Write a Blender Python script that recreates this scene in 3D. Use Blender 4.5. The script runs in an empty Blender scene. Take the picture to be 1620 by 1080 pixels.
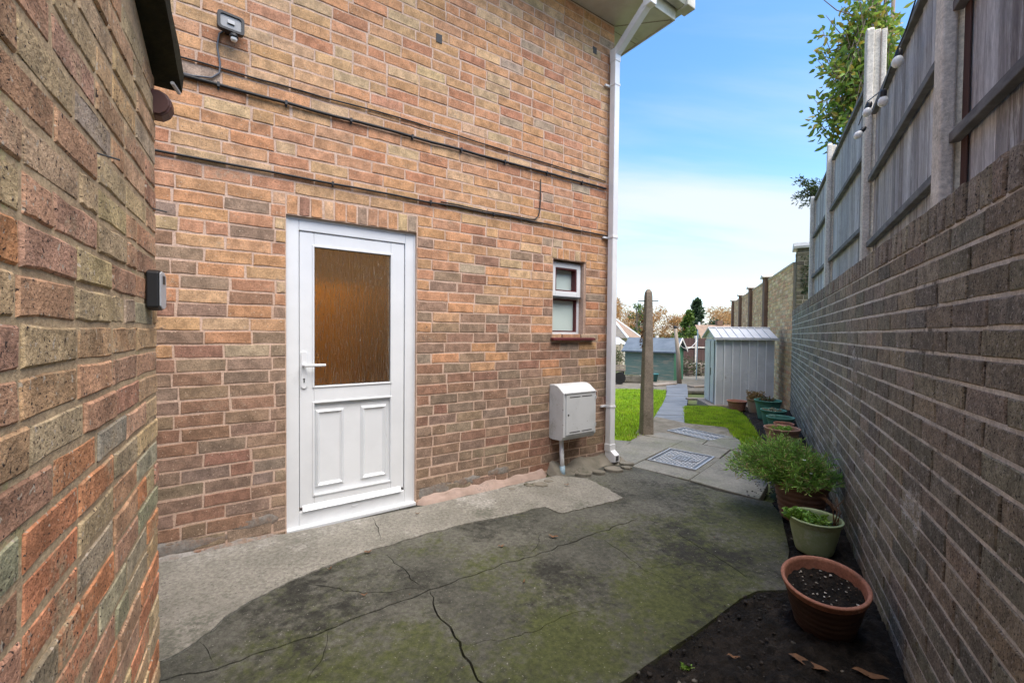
import bpy, math, random
import numpy as np
from mathutils import Vector, Matrix, noise as mnoise
from mathutils.geometry import delaunay_2d_cdt
R = math.radians
random.seed(7); rng = np.random.default_rng(7)
SC = bpy.context.scene
COL = SC.collection

# ------------------------------------------------------------------ camera
CAMZ = 1.2066
cam_d = bpy.data.cameras.new('camera'); cam = bpy.data.objects.new('camera', cam_d); COL.objects.link(cam)
cam_d.sensor_fit = 'HORIZONTAL'; cam_d.sensor_width = 36; cam_d.lens = 15.111
cam_d.clip_start = 0.02; cam_d.clip_end = 3000
pit, rol = R(-1.21), R(0.53)
fw = Vector((0, math.cos(pit), math.sin(pit))); u0 = Vector((0, -math.sin(pit), math.cos(pit))); r0 = Vector((1, 0, 0))
rt = r0*math.cos(rol) + u0*math.sin(rol); up = -r0*math.sin(rol) + u0*math.cos(rol)
M = Matrix((rt, up, -fw)).transposed().to_4x4(); M.translation = (0, 0, CAMZ)
cam.matrix_world = M
SC.camera = cam

# ------------------------------------------------------------------ sky, sun, exposure
SUN_AZ = (0.70, -0.71); SUN_EL = R(64)
world = bpy.data.worlds.new('World'); SC.world = world; world.use_nodes = True
wt = world.node_tree; wt.nodes.clear()
def wn(t, **k):
    n = wt.nodes.new(t)
    for a, b in k.items(): setattr(n, a, b)
    return n
wout = wn('ShaderNodeOutputWorld'); wbg = wn('ShaderNodeBackground'); wbg.inputs['Strength'].default_value = 0.15
sky = wn('ShaderNodeTexSky', sky_type='NISHITA', sun_disc=False)
sky.sun_elevation = SUN_EL; sky.sun_rotation = math.atan2(SUN_AZ[0], SUN_AZ[1]); sky.air_density = 1.0; sky.dust_density = 0.4; sky.ozone_density = 2.5
tc = wn('ShaderNodeTexCoord'); sx = wn('ShaderNodeSeparateXYZ'); wt.links.new(tc.outputs['Generated'], sx.inputs[0])
def wmath(op, a, b=None, c=None):
    n = wn('ShaderNodeMath', operation=op)
    for i, v in enumerate((a, b, c)):
        if v is None: continue
        if isinstance(v, (int, float)): n.inputs[i].default_value = v
        else: wt.links.new(v, n.inputs[i])
    return n.outputs[0]
# thin layered cloud: noise on a flat cloud deck above
zz = wmath('ADD', wmath('MAXIMUM', sx.outputs['Z'], 0.0), 0.12)
cx = wmath('DIVIDE', sx.outputs['X'], zz); cy = wmath('DIVIDE', sx.outputs['Y'], zz)
cmb = wn('ShaderNodeCombineXYZ'); wt.links.new(cx, cmb.inputs[0]); wt.links.new(cy, cmb.inputs[1]); cmb.inputs[2].default_value = 3.7
nz = wn('ShaderNodeTexNoise'); nz.inputs['Scale'].default_value = 0.95; nz.inputs['Detail'].default_value = 7; nz.inputs['Roughness'].default_value = 0.52; nz.inputs['Distortion'].default_value = 0.5
mp = wn('ShaderNodeMapping'); mp.inputs['Scale'].default_value = (0.42, 1.0, 1.0); mp.inputs['Location'].default_value = (1.3, 0.2, 0)
wt.links.new(cmb.outputs[0], mp.inputs[0]); wt.links.new(mp.outputs[0], nz.inputs['Vector'])
low = wn('ShaderNodeMapRange'); low.inputs['From Min'].default_value = 0.55; low.inputs['From Max'].default_value = 0.08; low.inputs['To Min'].default_value = 0.0; low.inputs['To Max'].default_value = 0.46
wt.links.new(sx.outputs['Z'], low.inputs['Value'])
cf = wmath('ADD', wmath('MULTIPLY_ADD', nz.outputs['Fac'], 1.75, -0.36), low.outputs[0])
cr = wn('ShaderNodeMapRange', interpolation_type='SMOOTHSTEP'); cr.inputs['From Min'].default_value = 0.48; cr.inputs['From Max'].default_value = 1.12; cr.inputs['To Max'].default_value = 0.88
wt.links.new(cf, cr.inputs['Value'])
skyhs = wn('ShaderNodeHueSaturation'); skyhs.inputs['Saturation'].default_value = 1.2; wt.links.new(sky.outputs[0], skyhs.inputs['Color'])
mixc = wn('ShaderNodeMix', data_type='RGBA'); mixc.inputs['B'].default_value = (2.7, 2.85, 3.0, 1)
wt.links.new(cr.outputs[0], mixc.inputs['Factor']); wt.links.new(skyhs.outputs[0], mixc.inputs['A'])
wt.links.new(mixc.outputs['Result'], wbg.inputs['Color']); wt.links.new(wbg.outputs[0], wout.inputs['Surface'])

sun_d = bpy.data.lights.new('sun', 'SUN'); sun = bpy.data.objects.new('sun', sun_d); COL.objects.link(sun)
sun_d.energy = 3.4; sun_d.angle = R(64); sun_d.color = (1.0, 0.90, 0.77)
sdir = Vector((SUN_AZ[0], SUN_AZ[1], 0)).normalized()*math.cos(SUN_EL) + Vector((0, 0, math.sin(SUN_EL)))
sun.rotation_euler = sdir.to_track_quat('Z', 'Y').to_euler(); sun.location = (-30, -10, 30)

SC.view_settings.view_transform = 'Standard'; SC.view_settings.look = 'None'
SC.view_settings.exposure = 1.25; SC.view_settings.gamma = 1.0; SC.view_settings.use_curve_mapping = False
SC.render.engine = 'CYCLES'; SC.cycles.use_denoising = True; SC.cycles.max_bounces = 8

# ------------------------------------------------------------------ helpers
ORI = {}
def tag(o, label, cat, group=None):
    o['label'] = label; o['category'] = cat
    if group: o['group'] = group
    return o
def thing(name, loc, label, cat, group=None):
    o = bpy.data.objects.new(name, None); o.empty_display_size = .1
    COL.objects.link(o); o.location = loc; ORI[o] = Vector(loc)
    return tag(o, label, cat, group)
def place(o, parent, wloc):
    """parent o and put its origin at world wloc (parents are never rotated)"""
    COL.objects.link(o); wl = Vector(wloc); ORI[o] = wl
    if parent is not None:
        o.parent = parent; o.location = wl - ORI[parent]
    else: o.location = wl
    return o
class F:
    """a local frame: x along, y into, z up"""
    def __init__(s, o, ex, ey=None):
        s.o = Vector(o); s.ex = Vector(ex).normalized(); s.ez = Vector((0, 0, 1))
        s.ey = Vector(ey).normalized() if ey is not None else s.ez.cross(s.ex)
        s.rz = math.atan2(s.ex.y, s.ex.x)
    def p(s, x, y, z): return s.o + s.ex*x + s.ey*y + s.ez*z
class MB:
    def __init__(s): s.v = []; s.f = []; s.c = []; s.has_c = False
    def add(s, vs, fs, col=None):
        n = len(s.v); s.v.extend([tuple(q) for q in vs]); s.f.extend([tuple(i+n for i in q) for q in fs])
        if col is not None: s.has_c = True
        s.c.extend([col or (0, 0, 0)]*len(vs)); return s
    def box(s, fr, x0, x1, y0, y1, z0, z1, col=None):
        P = [fr.p(x, y, z) for z in (z0, z1) for x, y in ((x0, y0), (x1, y0), (x1, y1), (x0, y1))]
        return s.add(P, [(3, 2, 1, 0), (4, 5, 6, 7), (0, 1, 5, 4), (1, 2, 6, 5), (2, 3, 7, 6), (3, 0, 4, 7)], col)
    def prism(s, fr, pts, y0, y1, col=None):
        """polygon in the frame's x,z plane pushed along y"""
        n = len(pts)
        P = [fr.p(x, y0, z) for x, z in pts] + [fr.p(x, y1, z) for x, z in pts]
        return s.add(P, [tuple(range(n)), tuple(reversed(range(n, 2*n)))] + [((i+1) % n, i, i+n, (i+1) % n+n) for i in range(n)], col)
    def slab(s, pts, z0, z1, col=None):
        """polygon in plan; z1 may be a function of x,y"""
        n = len(pts); g = z1 if callable(z1) else (lambda x, y: z1); d = z0 if callable(z0) else (lambda x, y: z0)
        P = [(x, y, d(x, y)) for x, y in pts] + [(x, y, g(x, y)) for x, y in pts]
        return s.add(P, [tuple(reversed(range(n))), tuple(range(n, 2*n))] + [(i, (i+1) % n, (i+1) % n+n, i+n) for i in range(n)], col)
    def tube(s, path, r, n=8, cap=True, col=None):
        path = [Vector(q) for q in path]; m = len(path); rr = r if isinstance(r, (list, tuple)) else [r]*m
        vs = []; pu = None
        for i, q in enumerate(path):
            t = (path[min(i+1, m-1)] - path[max(i-1, 0)]).normalized()
            if pu is None: a = t.orthogonal().normalized()
            else: a = (pu - t*pu.dot(t)).normalized()
            pu = a; b = t.cross(a)
            vs += [q + (a*math.cos(k*2*math.pi/n) + b*math.sin(k*2*math.pi/n))*rr[i] for k in range(n)]
        fs = [(i*n+k, i*n+(k+1) % n, (i+1)*n+(k+1) % n, (i+1)*n+k) for i in range(m-1) for k in range(n)]
        if cap: fs += [tuple(reversed(range(n))), tuple(range((m-1)*n, m*n))]
        return s.add(vs, fs, col)
    def lathe(s, prof, loc, n=36, tilt=None, col=None, closed=False):
        T = Matrix.Translation(Vector(loc)) @ (tilt.to_4x4() if tilt else Matrix.Identity(4)); m = len(prof)
        vs = [T @ Vector((r*math.cos(k*2*math.pi/n), r*math.sin(k*2*math.pi/n), z)) for r, z in prof for k in range(n)]
        fs = [(i*n+k, i*n+(k+1) % n, (i+1)*n+(k+1) % n, (i+1)*n+k) for i in range(m-1) for k in range(n)]
        return s.add(vs, fs, col)
    def build(s, name, m, parent=None, smooth=False, bevel=0, seg=2, origin=None):
        if origin is None: origin = ORI[parent] if parent is not None else Vector((0, 0, 0))
        o_ = Vector(origin); a = np.array(s.v, dtype=float) - np.array(o_)
        me = bpy.data.meshes.new(name); me.from_pydata(a.tolist(), [], s.f); me.update()
        if s.has_c:
            at = me.attributes.new('tint', 'FLOAT_COLOR', 'POINT')
            c = np.ones((len(s.v), 4)); c[:, :3] = s.c; at.data.foreach_set('color', c.ravel())
        if smooth: me.polygons.foreach_set('use_smooth', [True]*len(me.polygons))
        me.materials.append(m)
        o = bpy.data.objects.new(name, me); place(o, parent, o_)
        if bevel:
            b = o.modifiers.new('bevel', 'BEVEL'); b.width = bevel; b.segments = seg; b.limit_method = 'ANGLE'; b.angle_limit = R(40)
        return o
def np_mesh(name, V, FQ, m, parent=None, origin=(0, 0, 0), tint=None, smooth=False):
    """fast mesh from arrays; FQ is (n,k) indices"""
    me = bpy.data.meshes.new(name); V = np.asarray(V, float) - np.array(origin); n, k = FQ.shape
    me.vertices.add(len(V)); me.vertices.foreach_set('co', V.ravel())
    me.loops.add(n*k); me.loops.foreach_set('vertex_index', FQ.ravel().astype(np.int32))
    me.polygons.add(n); me.polygons.foreach_set('loop_start', (np.arange(n)*k).astype(np.int32))
    if tint is not None:
        at = me.attributes.new('tint', 'FLOAT_COLOR', 'POINT'); c = np.ones((len(V), 4)); c[:, :3] = tint; at.data.foreach_set('color', c.ravel())
    me.update(calc_edges=True); me.validate()
    if smooth: me.polygons.foreach_set('use_smooth', [True]*len(me.polygons))
    me.materials.append(m); o = bpy.data.objects.new(name, me); return place(o, parent, origin)

# ------------------------------------------------------------------ materials
MATS = {}
def mat(name, c1, c2=None, scale=6.0, rough=0.8, bump=0.0, bscale=60.0, spec=0.4, detail=5, c3=None, s3=2.0, t3=(0.55, 0.7), speck=None, speck_scale=90., speck_t=(.66, .72),
        tint=False, metal=0.0, stretch=None, coat=0.0, trans=0.0, bdist=0.004, speck2=None, ob=False, c4=None, s4=1.0, t4=(.6, .7), grain=None, ga=.24, g3=None, g4=None):
    m = bpy.data.materials.new(name); m.use_nodes = True; nt = m.node_tree; L = nt.links
    b = nt.nodes['Principled BSDF']; b.inputs['Roughness'].default_value = rough; b.inputs['Specular IOR Level'].default_value = spec; b.inputs['Metallic'].default_value = metal
    b.inputs['Coat Weight'].default_value = coat; b.inputs['Transmission Weight'].default_value = trans
    geo = nt.nodes.new('ShaderNodeTexCoord' if ob else 'ShaderNodeNewGeometry'); pos = geo.outputs['Object' if ob else 'Position']
    if stretch:
        mp = nt.nodes.new('ShaderNodeMapping'); mp.inputs['Scale'].default_value = stretch; L.new(pos, mp.inputs[0]); pos = mp.outputs[0]
    def nz(sc, det=detail, r=.6):
        n = nt.nodes.new('ShaderNodeTexNoise'); n.inputs['Scale'].default_value = sc; n.inputs['Detail'].default_value = det; n.inputs['Roughness'].default_value = r; L.new(pos, n.inputs['Vector']); return n.outputs['Fac']
    def rng_(src, a, b_):
        n = nt.nodes.new('ShaderNodeMapRange'); n.interpolation_type = 'SMOOTHSTEP'; n.inputs['From Min'].default_value = a; n.inputs['From Max'].default_value = b_; L.new(src, n.inputs['Value']); return n.outputs[0]
    def mix(fac, A, B, mode='MIX'):
        n = nt.nodes.new('ShaderNodeMix'); n.data_type = 'RGBA'; n.blend_type = mode
        for k, v in (('Factor', fac), ('A', A), ('B', B)):
            if isinstance(v, (int, float)): n.inputs[k].default_value = v
            elif isinstance(v, tuple): n.inputs[k].default_value = (*v, 1)
            else: L.new(v, n.inputs[k])
        return n.outputs['Result']
    if tint:
        g = nt.nodes.new('ShaderNodeAttribute'); g.attribute_name = 'tint'; g.attribute_type = 'GEOMETRY'
        o = nt.nodes.new('ShaderNodeAttribute'); o.attribute_name = 'tint'; o.attribute_type = 'OBJECT'
        base = mix(1.0, g.outputs['Color'], o.outputs['Color'], 'ADD')
        f = rng_(nz(scale), .3, .7)
        col = mix(1.0, base, mix(f, c1, c2 or c1), 'MULTIPLY')
    else:
        col = mix(rng_(nz(scale), .32, .68), c1, c2) if c2 else mix(0.0, c1, c1)
    def msk(sc):
        a = nt.nodes.new('ShaderNodeMath'); a.operation = 'MULTIPLY_ADD'; L.new(nz(sc*17, 4, .7), a.inputs[0]); a.inputs[1].default_value = .45; a.inputs[2].default_value = -.225
        b_ = nt.nodes.new('ShaderNodeMath'); b_.operation = 'ADD'; L.new(a.outputs[0], b_.inputs[0]); L.new(nz(sc, 6, .62), b_.inputs[1]); return b_.outputs[0]
    def shift(src, g_):
        if not g_: return src
        (nx, ny, nz_, c_, a_, b_, lo_, hi_) = g_; d_ = nt.nodes.new('ShaderNodeVectorMath'); d_.operation = 'DOT_PRODUCT'; d_.inputs[1].default_value = (nx, ny, nz_); L.new(geo.outputs['Position'], d_.inputs[0])
        m_ = nt.nodes.new('ShaderNodeMapRange'); m_.inputs['From Min'].default_value = a_-c_; m_.inputs['From Max'].default_value = b_-c_; m_.inputs['To Min'].default_value = lo_; m_.inputs['To Max'].default_value = hi_; L.new(d_.outputs['Value'], m_.inputs['Value'])
        q_ = nt.nodes.new('ShaderNodeMath'); q_.operation = 'ADD'; L.new(src, q_.inputs[0]); L.new(m_.outputs[0], q_.inputs[1]); return q_.outputs[0]
    if c3: col = mix(rng_(shift(msk(s3), g3), *t3), col, c3)
    if c4: col = mix(rng_(shift(msk(s4), g4), *t4), col, c4)
    if grain:
        gcol = mix(rng_(nz(grain, 5, .78), .3, .7), (1-ga,)*3, (1+ga,)*3); col = mix(1.0, col, gcol, 'MULTIPLY')
    if speck: col = mix(rng_(nz(speck_scale, 2, .5), *speck_t), col, speck)
    if speck2: col = mix(rng_(nz(speck_scale*.55, 2, .5), speck_t[0]+.02, speck_t[1]+.02), col, speck2)
    L.new(col, b.inputs['Base Color'])
    if bump:
        bp = nt.nodes.new('ShaderNodeBump'); bp.inputs['Strength'].default_value = bump; bp.inputs['Distance'].default_value = bdist
        L.new(nz(bscale, 4, .65), bp.inputs['Height']); L.new(bp.outputs[0], b.inputs['Normal'])
    MATS[name] = m; return m
W1 = (1.12, 1.1, 1.08); D1 = (.68, .67, .67)
M_hbrick = mat('house_brick', (.68, .67, .66), (1.16, 1.14, 1.12), 17, .92, .8, 150, .2, tint=True, speck=(.06, .04, .03), speck_scale=190, speck_t=(.655, .70), speck2=(.50, .38, .28), c3=(.36, .28, .20), s3=3.1, t3=(.62, .82), c4=(.13, .10, .08), s4=4.3, t4=(.66, .80), grain=110)
M_hmort = mat('house_mortar', (.47, .33, .25), (.55, .40, .31), 9, .95, .6, 110, .1, c3=(.42, .30, .235), s3=1.6, t3=(.6, .8), grain=120)
M_obrick = mat('outbuilding_brick', (.58, .57, .55), (1.2, 1.17, 1.13), 11, .93, .8, 100, .2, tint=True, detail=8, speck=(.05, .035, .03), speck_scale=130, speck_t=(.625, .68), speck2=(.48, .40, .31), c3=(.42, .32, .20), s3=4.5, t3=(.52, .74), c4=(.42, .39, .10), s4=1.9, t4=(.69, .76), bdist=.007, grain=70)
M_omort = mat('outbuilding_mortar', (.52, .39, .24), (.41, .30, .19), 12, .95, .8, 80, .1, c3=(.46, .43, .2), s3=3, t3=(.6, .74), c4=(.12, .10, .075), s4=6, t4=(.64, .72), grain=80)
M_gbrick = mat('garden_wall_brick', (.64, .63, .62), (1.2, 1.18, 1.16), 24, .9, 1.0, 130, .25, tint=True, detail=8, speck=(.06, .052, .046), speck_scale=150, speck_t=(.60, .66), speck2=(.38, .35, .31), c3=(.17, .17, .10), s3=2.2, t3=(.56, .78), g3=(0, 0, 1, 0, .1, .9, .08, -.14), c4=(.52, .51, .48), s4=2.4, t4=(.64, .74), bdist=.008, grain=90, ga=.32)
M_gmort = mat('garden_wall_mortar', (.66, .64, .60), (.50, .48, .45), 10, .95, .6, 90, .1, c3=(.13, .12, .105), s3=1.6, t3=(.56, .7), grain=90)
M_gmortd = mat('coping_mortar', (.11, .10, .085), (.16, .15, .125), 10, .95, .6, 90, .1, c3=(.08, .09, .03), s3=4, t3=(.55, .7))
M_ybrick = mat('far_wall_brick', D1, W1, 20, .92, .5, 120, .2, tint=True)
M_ymort = mat('far_wall_mortar', (.54, .46, .34), (.46, .38, .27), 8, .95, .4, 80, .1)
M_pvc = mat('white_upvc', (.69, .71, .725), (.64, .66, .675), 4, .34, 0, 60, .5, c3=(.54, .56, .57), s3=5, t3=(.6, .85))
M_pvcd = mat('upvc_seal', (.05, .055, .06), None, 3, .5)
M_pipe = mat('white_pipe', (.74, .745, .76), (.66, .67, .68), 5, .4, .05, 40, .5)
M_soffit = mat('soffit_white', (.62, .60, .55), (.52, .49, .43), 5, .6, .05, 30)
M_gutter = mat('gutter_white', (.60, .58, .53), (.42, .40, .33), 7, .55, .1, 30, c3=(.22, .24, .12), s3=5, t3=(.6, .75))
DW = (.569, -.822, 0, 2.886)     # distance from the house wall
M_conc = mat('drive_concrete', (.066, .067, .054), (.128, .125, .104), 1.5, .88, 1.0, 140, .3, detail=9, c3=(.070, .080, .028), s3=1.6, t3=(.42, .64), g3=(*DW, .7, 1.7, -.09, .10), c4=(.030, .030, .024), s4=1.3, t4=(.47, .66), speck=(.27, .26, .23), speck_scale=110, speck_t=(.69, .75), bdist=.010, grain=42, ga=.34)
M_strip = mat('pale_concrete', (.25, .237, .205), (.18, .172, .146), 3.5, .9, .9, 130, .3, detail=9, c3=(.36, .345, .315), s3=2.2, t3=(.55, .76), g3=(*DW, .1, .8, .05, -.12), c4=(.125, .124, .10), s4=2.3, t4=(.48, .66), g4=(*DW, .25, .85, -.10, .14), speck=(.11, .105, .09), speck_scale=70, speck_t=(.66, .72), bdist=.008, grain=50, ga=.32)
M_under = mat('crack_dirt', (.018, .017, .015), (.03, .03, .024), 20, .95)
M_slab = mat('paving_slab', (.23, .22, .19), (.16, .16, .135), 2.6, .82, .5, 90, .35, detail=8, c3=(.15, .16, .10), s3=1.5, t3=(.5, .72), c4=(.10, .10, .09), s4=1.9, t4=(.55, .74), grain=60)
M_path = mat('path_slab', (.17, .18, .19), (.115, .125, .135), 2.6, .58, .4, 70, .5, detail=8, c3=(.21, .22, .23), s3=2.5, t3=(.55, .7))
M_soil = mat('soil', (.007, .006, .005), (.026, .021, .017), 18, .88, 1.0, 55, .2, detail=9, bdist=.03, c3=(.045, .036, .028), s3=9, t3=(.58, .72), grain=70)
M_grav = mat('gravel', (.5, .5, .5), (1.1, 1.1, 1.1), 30, .85, .3, 60, tint=True)
M_lawn = mat('lawn_soil', (.16, .27, .022), (.22, .36, .03), 4, .95, 1, 80, .1, bdist=.02)
M_grass = mat('grass', (.75, .8, .7), (1.2, 1.12, 1), 3, .75, 0, 50, .2, tint=True)
M_field = mat('terrain', (.08, .11, .03), (.12, .14, .05), .3, .95)
M_concpost = mat('concrete_post', (.72, .66, .58), (.60, .54, .47), 6, .9, .6, 120, .2, c3=(.42, .38, .31), s3=5, t3=(.58, .74), grain=60)
M_cpost2 = mat('grey_concrete_post', (.30, .25, .20), (.22, .185, .145), 8, .92, .8, 130, .2, c3=(.15, .13, .10), s3=3, t3=(.55, .75), grain=60)
M_board = mat('weathered_board', (.7, .7, .72), (1.15, 1.15, 1.16), 5, .85, .9, 40, .2, tint=True, stretch=(7, 7, .45), c3=(.62, .62, .62), s3=3, t3=(.56, .72), c4=(.16, .14, .14), s4=2, t4=(.60, .76), bdist=.006, grain=40)
M_rail = mat('weathered_rail', (.12, .115, .115), (.2, .195, .195), 4, .85, .7, 40, .2, stretch=(2, 2, 6))
M_black = mat('black_plastic', (.006, .006, .007), (.011, .011, .012), 8, .5, 0, 40, .5)
M_cable = mat('black_cable', (.012, .012, .013), None, 8, .5)
M_gcable = mat('grey_cable', (.10, .105, .12), None, 8, .5)
M_clip = mat('cable_clip', (.45, .45, .45), None, 8, .4)
M_meter = mat('meter_box_paint', (.56, .575, .58), (.48, .495, .50), 4, .5, .25, 90, .4, c3=(.36, .365, .345), s3=4, t3=(.56, .74), speck=(.25, .22, .18), speck_scale=40, speck_t=(.70, .76))
M_slot = mat('dark_slot', (.06, .06, .06), None)
M_maroon = mat('maroon_paint', (.11, .025, .028), (.08, .02, .022), 10, .45)
M_frost = mat('frosted_glass', (.46, .57, .54), (.52, .62, .59), 3, .28, .15, 180, .5, coat=.3)
M_brown = mat('brown_plastic', (.10, .038, .03), (.075, .03, .024), 10, .5)
M_felt = mat('mossy_felt', (.022, .02, .014), (.04, .036, .02), 9, .95, 1, 60, .15, c3=(.06, .065, .015), s3=8, t3=(.58, .72), bdist=.01)
M_alu = mat('reflector', (.30, .31, .31), (.24, .24, .24), 10, .3, 0, 40, .5)
M_bulb = mat('white_bulb', (.80, .79, .76), None, 8, .35)
M_silver = mat('silver_plastic', (.42, .44, .46), None, 8, .35)
M_terra = mat('terracotta', (.35, .16, .105), (.27, .12, .08), 9, .78, .4, 120, .3, c3=(.16, .085, .06), s3=7, t3=(.55, .75), c4=(.48, .33, .26), s4=5, t4=(.60, .75), grain=80)
M_terra2 = mat('faded_terracotta', (.34, .19, .13), (.26, .15, .105), 7, .8, .3, 120, .3, c3=(.40, .30, .24), s3=5, t3=(.58, .75))
M_brownpot = mat('brown_pot', (.17, .095, .065), (.12, .07, .05), 7, .75, .3, 100, .3)
M_dterra = mat('shaded_terracotta', (.055, .03, .022), (.04, .022, .017), 9, .75, .4, 120, .3, c3=(.06, .04, .03), s3=6, t3=(.5, .72))  # pot body under the rim, its shade put into the colour
M_gpot = mat('pale_green_pot', (.31, .38, .20), (.26, .33, .165), 6, .6, .1, 100, .4, c3=(.38, .43, .30), s3=4, t3=(.6, .75))
M_tpot = mat('dark_green_pot', (.045, .16, .12), (.07, .2, .155), 6, .6, .1, 100, .4, c3=(.22, .33, .28), s3=5, t3=(.58, .72))
M_tanpot = mat('tan_pot', (.30, .205, .145), (.25, .17, .12), 7, .8, .3)
M_whitepot = mat('cream_pot', (.55, .54, .47), (.45, .44, .38), 7, .7)
M_leaf = mat('leaf', (.8, .8, .8), (1.15, 1.15, 1.1), 9, .5, 0, 40, .45, tint=True)
M_bark = mat('bark', (.26, .20, .16), (.17, .13, .1), 14, .9, .8, 60, stretch=(1, 1, .3))
M_dead = mat('dead_leaf', (.19, .095, .045), (.11, .058, .03), 40, .8, .5, 80)
M_metal = mat('shed_metal', (.56, .57, .585), (.48, .49, .505), 3, .5, .1, 40, .5, c3=(.62, .63, .64), s3=2, t3=(.55, .7), c4=(.25, .22, .18), s4=4, t4=(.68, .76))
M_metall = mat('shed_metal_rib', (.80, .81, .82), (.74, .75, .76), 3, .45, 0, 40, .5)
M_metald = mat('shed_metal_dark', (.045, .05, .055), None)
M_gshed = mat('green_shed_boards', (.105, .18, .15), (.165, .215, .18), 3, .85, .5, 40, stretch=(1, 1, 6), c3=(.27, .255, .2), s3=2.2, t3=(.52, .66))
M_gshed2 = mat('green_shed_end', (.045, .17, .095), (.06, .2, .115), 3, .8)
M_rfelt = mat('roof_felt', (.085, .11, .14), (.12, .15, .185), 2.5, .8, .3, 60)
M_dfence = mat('dark_fence', (.075, .04, .034), (.10, .055, .046), 5, .85, .3, 40, stretch=(6, 6, .5))
M_bfence = mat('pale_fence', (.5, .42, .3), (.42, .35, .25), 5, .85)
M_wood = mat('grey_wood', (.30, .25, .2), (.22, .185, .15), 6, .85, .4, 50, stretch=(3, 3, .6))
M_slate = mat('roof_tile', (.16, .145, .12), (.11, .10, .085), 4, .85, .5, 20)
M_redtile = mat('brown_roof_tile', (.28, .19, .13), (.2, .14, .1), 4, .85, .4, 20)
M_render = mat('cream_render', (.62, .56, .46), (.55, .49, .4), 3, .85)
M_white = mat('white_paint', (.75, .75, .73), (.68, .68, .66), 4, .5)
M_teal = mat('teal_plastic', (.03, .15, .16), (.045, .19, .2), 4, .5)
M_haun = mat('mossy_haunch', (.21, .19, .155), (.13, .12, .095), 6, .93, .9, 70, .2, c3=(.06, .06, .035), s3=4, t3=(.55, .7))
M_iron = mat('manhole_steel', (.10, .105, .105), (.15, .155, .155), 14, .48, .3, 90, .5, metal=.55, c3=(.12, .11, .1), s3=6, t3=(.55, .7))
M_ironp = mat('manhole_bright', (.48, .49, .50), (.36, .37, .38), 14, .42, .2, 90, .5, metal=.4)
M_room = mat('hall_wall', (.46, .36, .22), (.40, .30, .18), 2, .9)
M_roomw = mat('wood_cupboard', (.66, .34, .075), (.56, .28, .055), 3, .6, stretch=(4, 4, .4))
for m_ in (M_leaf, M_grass):
    n_ = m_.node_tree; p_ = n_.nodes['Principled BSDF']; tr_ = n_.nodes.new('ShaderNodeBsdfTranslucent'); mx_ = n_.nodes.new('ShaderNodeMixShader'); mx_.inputs[0].default_value = .38
    n_.links.new(p_.inputs['Base Color'].links[0].from_socket, tr_.inputs['Color']); n_.links.new(p_.outputs[0], mx_.inputs[1]); n_.links.new(tr_.outputs[0], mx_.inputs[2]); n_.links.new(mx_.outputs[0], n_.nodes['Material Output'].inputs['Surface'])
# obscure (rain-patterned) door glass
M_glass = bpy.data.materials.new('rain_glass'); M_glass.use_nodes = True
nt = M_glass.node_tree; pb = nt.nodes['Principled BSDF']
pb.inputs['Base Color'].default_value = (.93, .9, .84, 1); pb.inputs['Transmission Weight'].default_value = 1.0; pb.inputs['Roughness'].default_value = .05; pb.inputs['IOR'].default_value = 1.35
gg = nt.nodes.new('ShaderNodeNewGeometry'); gm = nt.nodes.new('ShaderNodeMapping'); gm.inputs['Scale'].default_value = (1, 1, .13); nt.links.new(gg.outputs['Position'], gm.inputs[0])
gn = nt.nodes.new('ShaderNodeTexNoise'); gn.inputs['Scale'].default_value = 120; gn.inputs['Detail'].default_value = 3; nt.links.new(gm.outputs[0], gn.inputs['Vector'])
gb = nt.nodes.new('ShaderNodeBump'); gb.inputs['Strength'].default_value = .9; gb.inputs['Distance'].default_value = .014; nt.links.new(gn.outputs['Fac'], gb.inputs['Height']); nt.links.new(gb.outputs[0], pb.inputs['Normal'])

# ------------------------------------------------------------------ frames of the place
P0 = Vector((-1.3525, 2.5751, 0)); aH = R(34.67)
dH = Vector((math.cos(aH), math.sin(aH), 0)); FH = F(P0, dH)                       # house wall; y goes into the house
PR = Vector((1.41, 1.485, 0)); aR = R(30.02); dR = Vector((math.sin(aR), math.cos(aR), 0)); FR = F(PR, -dR)   # garden wall, x = -s
aL = R(30.5); dL = Vector((-math.sin(aL), math.cos(aL), 0)); PL = Vector((-1.174, 1.4207, 0)); FL = F(PL, dL)  # outbuilding wall
FG = F((0, 0, 0), (1, 0, 0))
def gz(x, y):
    """garden ground height: level by the house, then falling gently"""
    return -.03 - .05*max(0., min(y, 30.) - 5.0)

# ------------------------------------------------------------------ ground
def terrain():
    ys = [-30, -6, 0, 3, 5, 8, 12, 16, 20, 25, 30, 45, 70, 120, 250, 600, 1500]; mb = MB(); xs = [-900, -60, -20, -8, 0, 4, 10, 20, 60, 900]
    V = [(x, y, gz(x, y) - .11) for y in ys for x in xs]; n = len(xs)
    mb.add(V, [(j*n+i, j*n+i+1, (j+1)*n+i+1, (j+1)*n+i) for j in range(len(ys)-1) for i in range(n-1)])
    o = mb.build('ground', M_field); o['kind'] = 'structure'; return o
terrain()

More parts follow.
